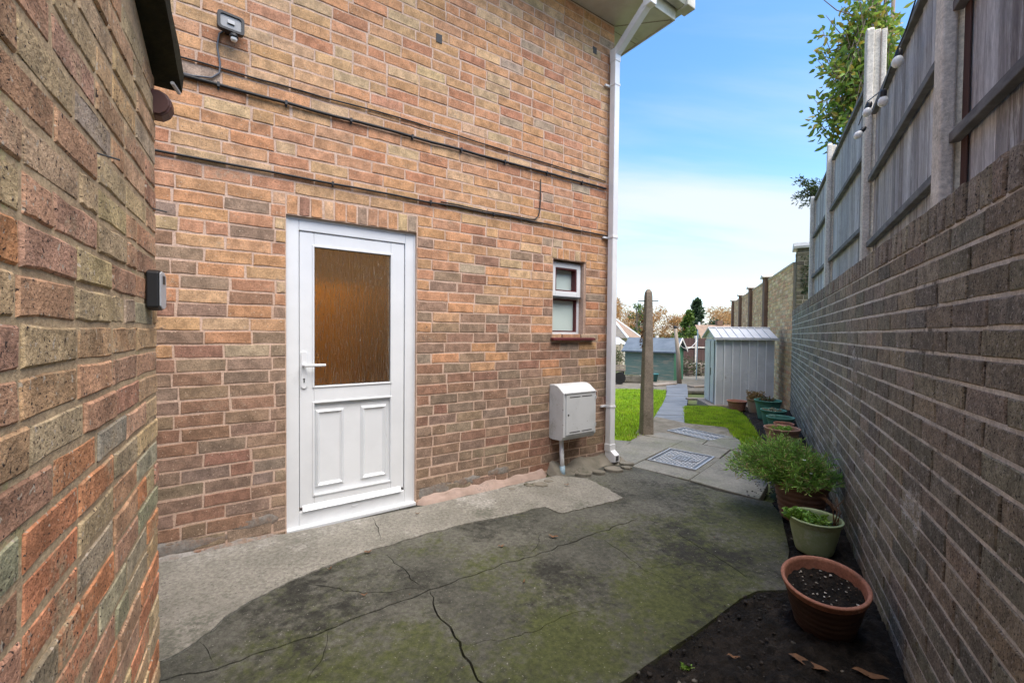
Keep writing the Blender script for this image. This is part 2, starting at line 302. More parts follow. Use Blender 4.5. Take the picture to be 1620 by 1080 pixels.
def wiggle(pts, step=.035, amp=.008, seed=0):
    out = []
    for i in range(len(pts)-1):
        a = Vector(pts[i]); b = Vector(pts[i+1]); d = b - a; n = max(1, int(d.length/step)); nn = Vector((-d.y, d.x)).normalized()
        for k in range(n):
            q = a + d*(k/n); w = mnoise.noise(Vector((q.x*14+seed, q.y*14, seed*3.1)))*amp*1.6 + mnoise.noise(Vector((q.x*45+seed, q.y*45, seed)))*amp*.7
            out.append(q + nn*w)
    out.append(Vector(pts[-1])); return out
def crack_poly(pts, w, seed):
    q = wiggle(pts, .03, .014, seed); n = len(q); Lp = []; Rp = []
    for i, c in enumerate(q):
        t = (q[min(i+1, n-1)] - q[max(i-1, 0)]).normalized(); nn = Vector((-t.y, t.x)); f = min(1, i/4, (n-1-i)/4)
        ww = (.0006 + w*.5*f*(.55 + .8*abs(mnoise.noise(Vector((c.x*9, c.y*9, seed+7))))))
        Lp.append(c + nn*ww); Rp.append(c - nn*ww)
    return Lp + Rp[::-1]
def cdt_slab(outer, holes, zf, depth, grid=.07):
    """a thin cast sheet cut through by cracks: real slits with sides"""
    V = []; Fs = []
    for poly in [outer] + holes:
        poly = [(p[0], p[1]) for p in poly]
        if sum(poly[i-1][0]*poly[i][1]-poly[i][0]*poly[i-1][1] for i in range(len(poly))) < 0: poly = poly[::-1]
        Fs.append(list(range(len(V), len(V)+len(poly)))); V += [Vector((p[0], p[1])) for p in poly]
    xs = [p[0] for p in outer]; ys = [p[1] for p in outer]
    gx = np.arange(min(xs), max(xs), grid); gy = np.arange(min(ys), max(ys), grid)
    from mathutils.geometry import intersect_point_line
    for x in gx:
        for y in gy: V.append(Vector((x+random.uniform(-.02, .02), y+random.uniform(-.02, .02))))
    v, e, f, ov, oe, of = delaunay_2d_cdt(V, [], Fs, 1, 1e-5)
    keep = [t for t, o in zip(f, of) if 0 in o and not any(k > 0 for k in o)]
    mb = MB(); P = [(q.x, q.y, zf(q.x, q.y)) for q in v]
    cnt = {}
    for t in keep:
        for i in range(len(t)):
            k = (t[i], t[(i+1) % len(t)]); cnt[k] = 1
    side = [(a, b) for (a, b) in cnt if (b, a) not in cnt]
    n = len(P); Q = P + [(x, y, z-depth) for x, y, z in P]
    mb.add(Q, [tuple(t) for t in keep] + [(b, a, a+n, b+n) for a, b in side])
    return mb
soil_edge = [(.394, 1.496), (.587, 1.632), (.769, 1.755), (.936, 1.88), (1.08, 1.99), (1.2, 2.055), (1.36, 2.06), (1.47, 2.26), (1.614, 2.46), (1.75, 2.72), (1.859, 2.92), (1.93, 3.16)]
drive_out = [(-3.6, -1.2), (-.9, -1.2), (-.45, .6), (0, 1.17)] + soil_edge + [(1.875, 3.19), (1.641, 3.365), (1.496, 3.575), (1.321, 3.78), (1.115, 3.995), (1.15, 4.23)]
hw = FH.p(2.86, .03, 0); hw2 = FH.p(-2.6, .03, 0)
drive_out += [(hw.x, hw.y), (hw2.x, hw2.y)]
cracks = [
 ([(-1.3, 1.47), (-1.066, 1.546), (-.978, 1.605), (-.901, 1.658), (-.832, 1.708), (-.759, 1.762), (-.645, 1.839), (-.576, 1.894), (-.484, 1.952), (-.386, 2.03), (-.329, 2.074), (-.173, 2.166), (-.017, 2.291), (.111, 2.347), (.263, 2.449), (.501, 2.611), (.648, 2.701), (.872, 2.877)], .010),
 ([(-1.024, 2.102), (-.917, 2.062), (-.793, 2.016), (-.693, 2.002), (-.569, 2.027), (-.478, 2.044), (-.392, 2.036)], .006),
 ([(-.749, 2.387), (-.637, 2.305), (-.548, 2.208), (-.449, 2.086), (-.388, 2.03)], .005),
 ([(-.387, 2.03), (-.34, 1.918), (-.298, 1.824), (-.225, 1.745), (-.186, 1.66), (-.143, 1.584), (-.12, 1.536), (-.08, 1.45), (.0, 1.3)], .012),
 ([(1.046, 2.674), (1.072, 2.541), (1.125, 2.421), (1.174, 2.312), (1.205, 2.212), (1.22, 2.12)], .006),
 ([(.87, 2.88), (.96, 2.80), (1.046, 2.674)], .003),
 ([(-1.23, 1.675), (-1.172, 1.628), (-1.107, 1.579)], .005),
 ([(.50, 2.60), (.62, 2.45), (.70, 2.22), (.86, 2.05), (.92, 1.93)], .003), ([(.11, 2.35), (.2, 2.62), (.36, 2.78)], .0025), ([(-.2, 1.68), (.05, 1.72), (.28, 1.88), (.42, 1.92)], .003), ([(.70, 2.22), (.95, 2.3), (1.10, 2.27)], .0025), ([(-.76, 1.76), (-.70, 1.6), (-.72, 1.42)], .0025),
]
def dz(x, y): return -.03 + .004*mnoise.noise(Vector((x*2.2, y*2.2, 1))) + .0016*mnoise.noise(Vector((x*9, y*9, 4)))
drv = cdt_slab(drive_out, [crack_poly(c, w, 3+i) for i, (c, w) in enumerate(cracks)], dz, .03).build('concrete_drive', M_conc); drv['kind'] = 'structure'
MB().slab(drive_out, -.075, -.056).build('drive_subbase', M_under, drv)
def hp(s, off): q = FH.p(s, -off, 0); return (q.x, q.y)
strip_out = [(-1.85, 1.0), (-1.5, 1.35), (-1.263, 1.612), (-1.23, 1.681), (-1.218, 1.831), (-1.15, 1.979), (-1.052, 2.119), (-.944, 2.24), (-.794, 2.387), (-.645, 2.504), (-.467, 2.621), (-.272, 2.748), (.011, 2.879), (.16, 2.975), (.248, 3.013), (.3, 2.955), (.354, 2.907), (.5, 2.99), (.85, 3.192), (.648, 3.60)]
strip_out = [(-2.6, .2)] + [tuple(q) for q in wiggle(strip_out, .012, .009, 5)] + [hp(2.05, .10), hp(.9, .09), hp(-.05, .02), hp(-2.6, .02)]
def sz(x, y):
    q = Vector((x, y, 0)) - P0; d = q.dot(Vector((math.sin(aH), -math.cos(aH), 0)))
    return -.022 + .012*max(0, 1-abs(d)/.35) + .003*mnoise.noise(Vector((x*3, y*3, 8)))
st = cdt_slab(strip_out, [crack_poly([(-.905, 2.80), (-.86, 2.71), (-.827, 2.654), (-.79, 2.58), (-.763, 2.50)], .006, 21)], sz, .03).build('pale_concrete_apron', M_strip, drv)
MB().slab([(-.95, 2.80), (-.80, 2.42), (-.70, 2.48), (-.82, 2.86)], -.05, -.042).build('apron_crack_bed', M_under, drv)

# planting soil along the garden wall
def soil():
    mb = MB(); na, nb = 420, 60; V = []; Fq = []
    e = [Vector((-.9, -1.2)), Vector((-.45, .6)), Vector((0, 1.17))] + [Vector(p) for p in soil_edge] + [Vector((2.0, 3.2)), Vector((2.22, 3.6)), Vector((2.6, 4.3)), Vector((2.95, 5.0)), Vector((3.35, 5.9)), Vector((3.95, 7.2)), Vector((4.35, 8.3))]
    cl = [0]
    for i in range(1, len(e)): cl.append(cl[-1] + (e[i]-e[i-1]).length)
    for i in range(na):
        t = cl[-1]*i/(na-1); k = max(j for j in range(len(e)-1) if cl[j] <= t+1e-9); q = e[k].lerp(e[k+1], (t-cl[k])/(cl[k+1]-cl[k]))
        s = (q - Vector((PR.x, PR.y))).dot(Vector((dR.x, dR.y))); w = PR + dR*s; w2 = Vector((w.x+.05, w.y-.03))
        for j in range(nb):
            f = j/(nb-1); c = q.lerp(w2, f)
            h = gz(c.x, c.y) - .012 + .02*min(1, f*3)**.7 + .022*mnoise.noise(Vector((c.x*7, c.y*7, 2)))*min(1, f*6) + .020*mnoise.noise(Vector((c.x*22, c.y*22, 5))) + .012*mnoise.noise(Vector((c.x*55, c.y*55, 9)))
            V.append((c.x, c.y, h))
    Fq = [(i*nb+j, i*nb+j+1, (i+1)*nb+j+1, (i+1)*nb+j) for i in range(na-1) for j in range(nb-1)]
    o = mb.add(V, Fq).build('soil_bed', M_soil, smooth=True); o['kind'] = 'structure'; return o, e
soil_o, soil_line = soil()
def soil_h(x, y): return gz(x, y) + .004

def inside(poly, x, y):
    c = False; j = len(poly)-1
    for i in range(len(poly)):
        (xi, yi), (xj, yj) = poly[i], poly[j]
        if (yi > y) != (yj > y) and x < (xj-xi)*(y-yi)/(yj-yi)+xi: c = not c
        j = i
    return c
def pebbles(name, pts, rmin, rmax, cols, parent=None):
    """loose low-poly stones, one merged object"""
    V = []; Fc = []; T = []
    ico = np.array([(0, 0, 1), (.894, 0, .447), (.276, .85, .447), (-.724, .526, .447), (-.724, -.526, .447), (.276, -.85, .447), (.724, .526, -.447), (-.276, .85, -.447), (-.894, 0, -.447), (-.276, -.85, -.447), (.724, -.526, -.447), (0, 0, -1)])
    fi = np.array([(0, 1, 2), (0, 2, 3), (0, 3, 4), (0, 4, 5), (0, 5, 1), (1, 6, 2), (2, 7, 3), (3, 8, 4), (4, 9, 5), (5, 10, 1), (6, 7, 2), (7, 8, 3), (8, 9, 4), (9, 10, 5), (10, 6, 1), (11, 7, 6), (11, 8, 7), (11, 9, 8), (11, 10, 9), (11, 6, 10)])
    for k, (x, y, z) in enumerate(pts):
        r = rmin + (rmax-rmin)*rng.random()**2; a = rng.random()*6.28; c, s = math.cos(a), math.sin(a)
        v = ico*(1+.22*rng.standard_normal((12, 1)))*np.array([r*1.3, r, r*.65]); v = v @ np.array([[c, s, 0], [-s, c, 0], [0, 0, 1]]) + np.array([x, y, z + r*.3])
        V.append(v); Fc.append(fi + 12*k); T.append(np.tile(np.array(cols[rng.integers(len(cols))])*(.7+.5*rng.random()), (12, 1)))
    o = np_mesh(name, np.vstack(V), np.vstack(Fc), M_grav, parent, (0, 0, 0), np.vstack(T), True); o['kind'] = 'stuff'; return o
gcols = [(.38, .35, .32), (.26, .23, .21), (.45, .42, .39), (.2, .16, .14), (.33, .26, .2)]
gp = []
for _ in range(900):
    t = rng.random(); c = Vector((1.93, 3.0)).lerp(Vector((2.18, 3.62)), t) + Vector((rng.random()*.32, -rng.random()*.1)); gp.append((c.x, c.y, gz(c.x, c.y)-.012+.006*rng.random()))
o = pebbles('gravel', gp, .006, .014, gcols); tag(o, 'grey and white gravel between paving slabs and brown pot', 'gravel')
gp = []
while len(gp) < 1500:
    s = rng.random()*3.6-.9; d = rng.random()*1.1; q = PR + dR*s + Vector((-math.cos(aR), math.sin(aR), 0))*d
    if q.x > .3 + .0 and (q.y < 1.45+.76*(q.x-.33) or q.x > 1.25 and d < .55): (gp.append((q.x, q.y, soil_h(q.x, q.y)-.002)) if not inside(drive_out, q.x, q.y) else None)
o = pebbles('soil_crumbs', gp, .002, .0085, [(.015, .013, .011), (.03, .025, .02), (.015, .013, .011), (.025, .02, .016), (.02, .017, .014), (.03, .024, .019), (.012, .01, .009), (.13, .12, .10)]); tag(o, 'dark crumbs and pale grit scattered on the soil bed', 'soil')

gp = []
while len(gp) < 220:
    x, y = rng.random()*3.2-1.3, 1.35+rng.random()*2.3
    if inside(drive_out, x, y): gp.append((x, y, -.031+.012*(y > 3.05+.55*x if x < .8 else 0)))
o = pebbles('drive_grit', gp, .0012, .004, [(.3, .28, .25), (.2, .18, .14), (.05, .045, .04), (.16, .10, .06)]); tag(o, 'tiny pale grit and crumbs scattered over the concrete drive', 'grit')
# lawns
def lawn(name, poly, label):
    mb = MB(); xs = [p[0] for p in poly]; ys = [p[1] for p in poly]
    g = cdt_slab(poly, [], lambda x, y: gz(x, y)-.006+.012*mnoise.noise(Vector((x*1.5, y*1.5, 3))), .05, .25)
    o = g.build(name, M_lawn); o['kind'] = 'structure'
    return o
hc = FH.p(2.86, 0, 0)
lawnA = [(.6, 5.15), (1.0, 5.0), (1.30, 4.93), (1.42, 5.05), (1.60, 5.30), (1.72, 5.75), (2.25, 6.78), (3.0, 8.55), (3.55, 9.9), (4.35, 12.1), (4.0, 12.3), (2.6, 12.6), (-1.5, 12.8), (-1.5, 7.0)]
lawnB = [(2.47, 6.02), (2.93, 5.81), (2.78, 5.36), (2.68, 4.97), (2.50, 4.62), (2.62, 4.45), (2.98, 5.15), (3.36, 6.0), (3.75, 6.9), (4.0, 7.6), (3.95, 8.1), (3.66, 8.25), (3.32, 8.2)]
lawn('lawn', lawnA, ''); lawn('lawn', lawnB, '')
def grass(name, poly, n, label, h0=.03, h1=.06):
    xs = [p[0] for p in poly]; ys = [p[1] for p in poly]; P = []
    while len(P) < n:
        x = random.uniform(min(xs), max(xs)); y = random.uniform(min(ys), max(ys))
        if inside(poly, x, y) and random.random() < min(1, (6.5/y)**1.3): P.append((x+random.gauss(0, .018), y+random.gauss(0, .018)))
    P = np.array(P); k = len(P); z = np.array([gz(x, y) for x, y in P]) - .01 + .012*np.array([mnoise.noise(Vector((x*1.5, y*1.5, 3))) for x, y in P])
    a = rng.random(k)*6.283; h = h0+(h1-h0)*rng.random(k); w = .0035+.004*rng.random(k); l = rng.random(k)*6.283; b = .03*rng.random(k)
    V = np.empty((k, 3, 3)); V[:, 0] = np.c_[P[:, 0]-np.cos(a)*w, P[:, 1]-np.sin(a)*w, z]; V[:, 1] = np.c_[P[:, 0]+np.cos(a)*w, P[:, 1]+np.sin(a)*w, z]; V[:, 2] = np.c_[P[:, 0]+np.cos(l)*b, P[:, 1]+np.sin(l)*b, z+h]
    pt = np.array([mnoise.noise(Vector((x*2.3, y*2.3, 0))) for x, y in P]); br = (.6+.75*rng.random(k))
    c = np.c_[(.31+.09*pt)*br, (.47+.08*pt)*br, .035*br]
    dk_ = np.array([mnoise.noise(Vector((x*6.0, y*6.0, 4))) for x, y in P]) > .32; c[dk_] *= (.62, .66, .9); dry = rng.random(k) < .08; c[dry] = (.36, .33, .10)
    o = np_mesh(name, V.reshape(-1, 3), np.arange(3*k).reshape(-1, 3), M_grass, None, (0, 0, 0), np.repeat(c, 3, 0)); o['kind'] = 'stuff'; tag(o, label, 'grass'); return o
grass('grass', lawnA, 52000, 'bright green mown grass between the house corner and the path')
grass('grass', lawnB, 34000, 'bright green mown grass between the path and the potted border')

# ------------------------------------------------------------------ paving slabs, manhole covers, path
u = Vector((.672, .740)); v = Vector((.728, -.686)); S0 = Vector((1.125, 4.0))
def sp(a, b): q = S0 + u*a + v*b; return (q.x, q.y)
pav = bpy.data.objects.new('paving', None); place(pav, None, (1.9, 4.4, -.03)); pav['kind'] = 'structure'
def slab_piece(pts, zt=-.028, m=M_slab, par=None, name='slab'):
    mb = MB(); zt += random.uniform(-.004, .004); tx, ty = random.uniform(-.006, .006), random.uniform(-.006, .006); c = np.mean(pts, 0)
    par = par or pav
    return mb.slab([(c[0]+(x-c[0])*.986, c[1]+(y-c[1])*.986) for x, y in pts], lambda x, y: gz(x, y)-.07, lambda x, y: gz(x, y)+.03+zt+(x-c[0])*tx+(y-c[1])*ty).build(name, m, par, bevel=.006)
MB().slab([(1.0, 4.3), (1.16, 3.98), (1.88, 3.22), (2.14, 3.55), (2.5, 4.5), (2.66, 4.95), (2.92, 5.8), (2.47, 6.04), (2.2, 6.5), (1.70, 5.7), (1.4, 5.0), (.9, 5.0)], -.09, -.05).build('slab_bedding', M_haun, pav)
for pc in ([(0, 0), (0, .54), (.27, .54), (.27, 0)], [(-.02, .545), (-.08, 1.09), (.36, 1.06), (.5, 1.02), (.5, .545)], [(.5, .545), (.5, 1.015), (1.56, .66), (1.27, .53)], [(.27, .49), (.27, .54), (.85, .54), (.85, .49)],
           [(.84, 0), (.84, .53), (1.27, .51), (1.27, 0)], [(0, 0), (.14, -.2), (.27, -.36), (.6, -.41), (.6, 0)], [(.6, 0), (.6, -.41), (.96, -.465), (1.26, -.49), (1.27, 0)],
           [(1.275, -.48), (1.62, -.41), (1.55, .2), (1.275, .22)], [(1.275, .225), (1.55, .205), (1.85, .44), (1.56, .655), (1.275, .52)], [(1.60, .24), (1.87, .43), (2.03, .27), (1.91, .28)], [(2.02, -.33), (1.93, .26), (2.05, .26), (2.545, .08), (2.53, -.43), (2.0, -.45)]):
    slab_piece([sp(a, b) for a, b in pc][::-1])
slab_piece([(1.63, 5.29), (1.9, 5.49), (2.13, 5.79), (2.5, 6.16), (1.98, 6.12)])
slab_piece([(.70, 4.72), (1.02, 4.16), (1.06, 4.40), (1.38, 4.90), (.98, 5.04)])
def manhole(cx, cy, ang, w, h, label, emblem):
    fr = F((cx, cy, gz(cx, cy)+.006), (math.cos(ang), math.sin(ang), 0)); t = thing('manhole_cover', (cx, cy, gz(cx, cy)), label, 'manhole cover')
    mb = MB(); mb.box(fr, -w/2, w/2, -h/2, h/2, -.02, .0); mb.build('plate', M_iron, t)
    mb = MB()
    for x0, x1, y0, y1 in ((-w/2-.02, w/2+.02, -h/2-.02, -h/2-.004), (-w/2-.02, w/2+.02, h/2+.004, h/2+.02), (-w/2-.02, -w/2-.004, -h/2-.004, h/2+.004), (w/2+.004, w/2+.02, -h/2-.004, h/2+.004)): mb.box(fr, x0, x1, y0, y1, -.02, .006)
    mb.build('rim', M_ironp, t)
    mb = MB(); n = int(w/.032); m = int(h/.032)
    for i in range(n):
        for j in range(m):
            x = -w/2+.02+(w-.04)*(i+.5)/n; y = -h/2+.02+(h-.04)*(j+.5)/m
            if emblem and abs(x) < .1 and abs(y) < .075: continue
            if not emblem and abs(y) < .035: continue
            a = .011; b = .004; q = 1 if (i+j) % 2 else -1
            P = [fr.p(x-a, y-q*a, .0), fr.p(x+b, y-q*b, .0), fr.p(x+a, y+q*a, .0), fr.p(x-b, y+q*b, .0)]; c = fr.p(x, y, .005)
            mb.add(P+[c], [(0, 1, 4), (1, 2, 4), (2, 3, 4), (3, 0, 4)])
    o = mb.build('tread_pattern', M_ironp, t); o['kind'] = 'stuff'
    mb = MB()
    if emblem:
        for s_ in (.085, .045):
            k = s_*.72
            mb.box(fr, -s_, s_, -k, -k+.012, 0, .005); mb.box(fr, -s_, s_, k-.012, k, 0, .005); mb.box(fr, -s_, -s_+.012, -k+.012, k-.012, 0, .005); mb.box(fr, s_-.012, s_, -k+.012, k-.012, 0, .005)
        mb.box(fr, -.025, .025, -.004, .004, 0, .005)
        mb.build('emblem', M_ironp, t)
        for sgn in (-1, 1):
            mb = MB(); mb.lathe([(.03, 0), (.034, .005), (.024, .005), (.022, .001)], fr.p(sgn*.02, sgn*.115, 0), 20); mb.build('key_hole', M_ironp, t)
    else:
        mb.box(fr, -.13, .13, -.022, -.010, 0, .006); mb.box(fr, -.13, .13, .010, .022, 0, .006); mb.build('nameplate', M_ironp, t)
        for sgn in (-1, 1):
            mb = MB(); mb.lathe([(.03, 0), (.034, .005), (.024, .005), (.022, .001)], fr.p(sgn*.19, 0, 0), 20); mb.build('key_hole', M_ironp, t)
    return t
manhole(1.69, 4.23, R(48.5), .52, .42, 'square chequered steel cover with framed emblem in the front slabs', True)
manhole(2.335, 5.35, R(-58), .60, .32, 'narrow chequered steel cover with long bar beside the lawn edge', False)
# garden path: cross slabs
pth = bpy.data.objects.new('garden_path', None); place(pth, None, (3, 8, -.2)); pth['kind'] = 'structure'
pl = [Vector((1.99, 6.14)), Vector((2.25, 6.76)), Vector((3.00, 8.55)), Vector((3.55, 9.9)), Vector((4.42, 12.2)), Vector((5.35, 14.9))]
pr = [Vector((2.51, 6.18)), Vector((2.72, 6.72)), Vector((3.45, 8.42)), Vector((4.02, 9.75)), Vector((4.98, 12.1)), Vector((6.05, 14.8))]
def along(L_, t):
    k = min(int(t), len(L_)-2); return L_[k].lerp(L_[k+1], t-k)
ts = []; t = 0
tt = np.linspace(0, 5, 18)
for i in range(17):
    a, b = along(pl, tt[i]), along(pl, tt[i+1]-.012); c, d = along(pr, tt[i+1]-.012), along(pr, tt[i])
    slab_piece([tuple(a), tuple(d), tuple(c), tuple(b)], -.026, M_path, pth)
MB().slab([tuple(q) for q in pl] + [tuple(q) for q in pr[::-1]], lambda x, y: gz(x, y)-.09, lambda x, y: gz(x, y)-.02).build('path_bedding', M_under, pth)

# ------------------------------------------------------------------ bricks
def brick_mesh(name, l, h, d, jit, ins, m, seed, edge=.0):
    rr = random.Random(seed); a, b = l/2, h/2
    ring = [(-a, -b), (-a*.35, -b), (a*.3, -b), (a, -b), (a, b), (a*.33, b), (-a*.3, b), (-a, b)]
    def cut(p): return p
    o = [(x+rr.uniform(-jit, jit), z+rr.uniform(-jit, jit)*.8) for x, z in ring]
    i_ = [(x-math.copysign(ins, x)*(1 if abs(x) > a*.8 else 0)+rr.uniform(-jit, jit)*.5, z-math.copysign(ins, z)) for x, z in o]
    V = [(x, rr.uniform(-.0012, .0012), z) for x, z in i_] + [(x, ins*.9, z) for x, z in o] + [(x, d, z) for x, z in o]; n = 8
    fs = [tuple(range(n))] + [(i+n, (i+1) % n+n, (i+1) % n, i) for i in range(n)] + [(i+2*n, (i+1) % n+2*n, (i+1) % n+n, i+n) for i in range(n)]
    me = bpy.data.meshes.new(name); me.from_pydata(V, [], fs); me.update(); me.materials.append(m)
    me['V'] = 0
    return me, np.array(V), fs
class BrickSet:
    def __init__(s, m, jit, ins, d):
        s.k = {}
        for kind, (l, h) in dict(stretcher=(.215, .065), header=(.1025, .065), edge=(.062, .1025)).items():
            s.k[kind] = (l, h, [brick_mesh('brick', l, h, d, jit, ins, m, hash((kind, i)) % 9999 if False else i*7+len(kind)) for i in range(10)])
def courses(x0, x1, z0, z1, holes, seed, head=.13, pitch=.075, joint=.010, rag=True):
    rr = random.Random(seed); out = []; k = 0; z = z0
    while z + .03 < z1:
        zc = z + pitch/2; segs = [(x0, x1)]
        for (a, b, c, d) in holes:
            if c < zc < d:
                ns = []
                for (p, q) in segs:
                    if b <= p or a >= q: ns.append((p, q))
                    else:
                        if a - p > .03: ns.append((p, a))
                        if q - b > .03: ns.append((b, q))
                segs = ns
        off = (.1125 if k % 2 else 0) + rr.uniform(-.02, .02); xb = []; x = x0 - .225 + off - .1125
        while x < x1 + .3:
            L_ = .1125 if rr.random() < head else .225
            xb.append((x, x+L_)); x += L_
        for (p, q) in segs:
            row = []
            for a, b in xb:
                a2, b2 = max(a, p), min(b, q)
                if b2 - a2 > 0: row.append([a2, b2])
            # merge slivers
            i = 0
            while i < len(row):
                if row[i][1]-row[i][0] < .055 and len(row) > 1:
                    if i > 0: row[i-1][1] = row[i][1]; row.pop(i); continue
                    else: row[1][0] = row[0][0]; row.pop(0); continue
                i += 1
            for a, b in row: out.append(((a+b)/2, zc, b-a-joint, pitch-joint, 'stretcher' if b-a > .15 else 'header'))
        z += pitch; k += 1
    return out
def lay(owner, fr, items, bs, palette, nmax, seed, proud=0., view=None, stuff_name='brickwork', stuffmat=None, jy=.002):
    """lay bricks: the nearest/most visible as objects of their own, the rest merged"""
    rr = random.Random(seed); info = []
    for (x, z, l, h, kind) in items:
        q = fr.p(x, 0, z); d = (q - Vector((0, 0, CAMZ))); dep = d.dot(fw); sxp = d.dot(rt)/max(dep, .01); syp = d.dot(up)/max(dep, .01)
        vis = dep > .1 and abs(sxp) < 1.26 and abs(syp) < .86 and (view is None or view(x, z, q))
        nrm = -fr.ey; size = l*h*abs(d.normalized().dot(nrm))/max(.05, d.length_squared) if vis else 0
        info.append((size, x, z, l, h, kind))
    info.sort(key=lambda t: -t[0]); Vs = []; Fs = []; Cs = []; nv = 0; c_ = math.cos(fr.rz); s_ = math.sin(fr.rz)
    for i, (size, x, z, l, h, kind) in enumerate(info):
        bl, bh, meshes = bs.k[kind]; me, V, fs = meshes[rr.randrange(len(meshes))]; flip = rr.random() < .5
        col = palette(rr, x, z); y = -proud + rr.uniform(-jy, jy); sx_ = l/bl; sz_ = h/bh; tilt = rr.uniform(-.004, .004)
        if i < nmax and size > 0:
            o = bpy.data.objects.new('brick', me); COL.objects.link(o); o.parent = owner; o.location = fr.p(x, y, z) - ORI[owner]
            o.rotation_euler = (0, tilt, fr.rz); o.scale = (sx_, 1, sz_); o['tint'] = [float(q) for q in col]
        else:
            q = np.array(fr.p(x, y, z)); A = V*np.array([sx_, 1, sz_]); W = np.c_[A[:, 0]*c_-A[:, 1]*s_, A[:, 0]*s_+A[:, 1]*c_, A[:, 2]] + q
            Vs.append(W); Fs += [tuple(k+nv for k in f) for f in fs]; nv += len(W); Cs += [col]*len(W)
    if Vs:
        mb = MB(); mb.v = [tuple(q) for q in np.vstack(Vs)]; mb.f = Fs; mb.c = Cs; mb.has_c = True
        o = mb.build(stuff_name, bs.k['header'][2][0][0].materials[0], owner); o['kind'] = 'stuff'
def pal(cols, wts, jit=.12):
    def f(rr, x, z):
        c = rr.choices(cols, wts)[0]; b = 1+rr.uniform(-jit, jit); return tuple(max(.01, q*b*(1+rr.uniform(-.05, .05))) for q in c)
    return f
HB = BrickSet(M_hbrick, .0034, .0028, .03); OB = BrickSet(M_obrick, .004, .0042, .03); GB = BrickSet(M_gbrick, .0022, .0035, .03); YB = BrickSet(M_ybrick, .0015, .003, .02)

# ------------------------------------------------------------------ house
house = thing('house', FH.p(0, 4, 0), 'two-storey orange brick house with white side door and small window', 'house')
DOOR = (.0, .822, -.06, 1.90); WIN = (2.075, 2.466, 1.165, 1.855); CX = 2.81; SOF = 4.14
def wall_boxes(fr, x0, x1, z0, z1, holes, y0, y1):
    xs = sorted({x0, x1, *[h[0] for h in holes], *[h[1] for h in holes]}); zs = sorted({z0, z1, *[max(z0, h[2]) for h in holes], *[min(z1, h[3]) for h in holes]}); mb = MB()
    for i in range(len(xs)-1):
        for j in range(len(zs)-1):
            xc, zc = (xs[i]+xs[i+1])/2, (zs[j]+zs[j+1])/2
            if any(h[0] < xc < h[1] and h[2] < zc < h[3] for h in holes): continue
            mb.box(fr, xs[i], xs[i+1], y0, y1, zs[j], zs[j+1])
    return mb
wall_boxes(FH, -3.2, CX-.0035, -.08, SOF-.004, [DOOR, WIN], .0032, .26).build('wall', M_hmort, house)
wall_boxes(FH, -13, -3.203, -.08, SOF-.004, [], .0, .26).build('wall', M_hmort, house)
FHr = F(FH.p(CX, 0, 0), -FH.ey*-1)   # rear wall, x runs away from the corner
wall_boxes(FHr, .26, 8, -.6, SOF-.004, [], .0035, .26).build('wall', M_hmort, house)
MB().box(FH, -12.9, CX-.27, 7.8, 8, -.6, SOF).build('wall', M_hmort, house)
lint = []
for i in range(12): lint.append((.0335+i*.0687, 1.902+.057, .0587, .113, 'edge'))
for i in range(6): lint.append((2.055+.035+i*.0685, 1.858+.0435, .0585, .087, 'edge'))
holes = [DOOR, WIN, (.0, .824, 1.9, 2.02), (2.055, 2.467, 1.85, 1.968)]
its = courses(-1.65, CX, -.075, SOF-.01, holes, 11)
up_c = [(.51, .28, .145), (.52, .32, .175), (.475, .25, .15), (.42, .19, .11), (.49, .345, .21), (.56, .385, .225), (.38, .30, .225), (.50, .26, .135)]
lo_c = [(.27, .185, .135), (.265, .20, .145), (.29, .165, .115), (.30, .215, .15), (.24, .175, .135), (.27, .215, .17), (.27, .15, .105)]  # lower palette is darker: greyer bricks, with some shade put into the colour
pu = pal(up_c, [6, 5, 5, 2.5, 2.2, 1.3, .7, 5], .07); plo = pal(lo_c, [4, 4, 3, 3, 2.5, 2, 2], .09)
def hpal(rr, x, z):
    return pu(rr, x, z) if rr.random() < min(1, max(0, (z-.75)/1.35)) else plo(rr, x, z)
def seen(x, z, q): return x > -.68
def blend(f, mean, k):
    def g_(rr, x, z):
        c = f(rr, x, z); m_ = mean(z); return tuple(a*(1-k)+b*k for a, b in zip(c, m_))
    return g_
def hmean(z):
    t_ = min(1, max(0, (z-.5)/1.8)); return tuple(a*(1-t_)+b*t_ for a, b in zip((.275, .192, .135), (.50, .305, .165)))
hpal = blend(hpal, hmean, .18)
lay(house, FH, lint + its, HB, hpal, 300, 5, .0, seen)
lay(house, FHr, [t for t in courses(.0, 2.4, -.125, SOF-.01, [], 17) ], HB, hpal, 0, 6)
# inside of the hall behind the door glass
mb = MB()
mb.box(FH, -.6, 1.6, 2.2, 2.3, -.05, 2.4); mb.box(FH, -.7, -.6, .262, 2.3, -.05, 2.4); mb.box(FH, 1.6, 1.7, .262, 2.3, -.05, 2.4); mb.box(FH, -.7, 1.7, .262, 2.3, 2.4, 2.5); mb.box(FH, -.7, 1.7, .262, 2.3, -.1, -.052)
mb.build('hall', M_room, house)
mb = MB(); mb.box(FH, -.1, .62, 1.2, 1.7, -.05, 1.62); mb.build('hall_cupboard', M_roomw, house, bevel=.01)
hl = bpy.data.lights.new('hall_fill_light', 'POINT'); hl.energy = 8.5; hl.color = (1, .78, .5); hl.shadow_soft_size = .12  # added light, brightens the hall seen through the glass
ho = bpy.data.objects.new('hall_fill_light', hl); place(ho, house, FH.p(.35, .75, 2.25))
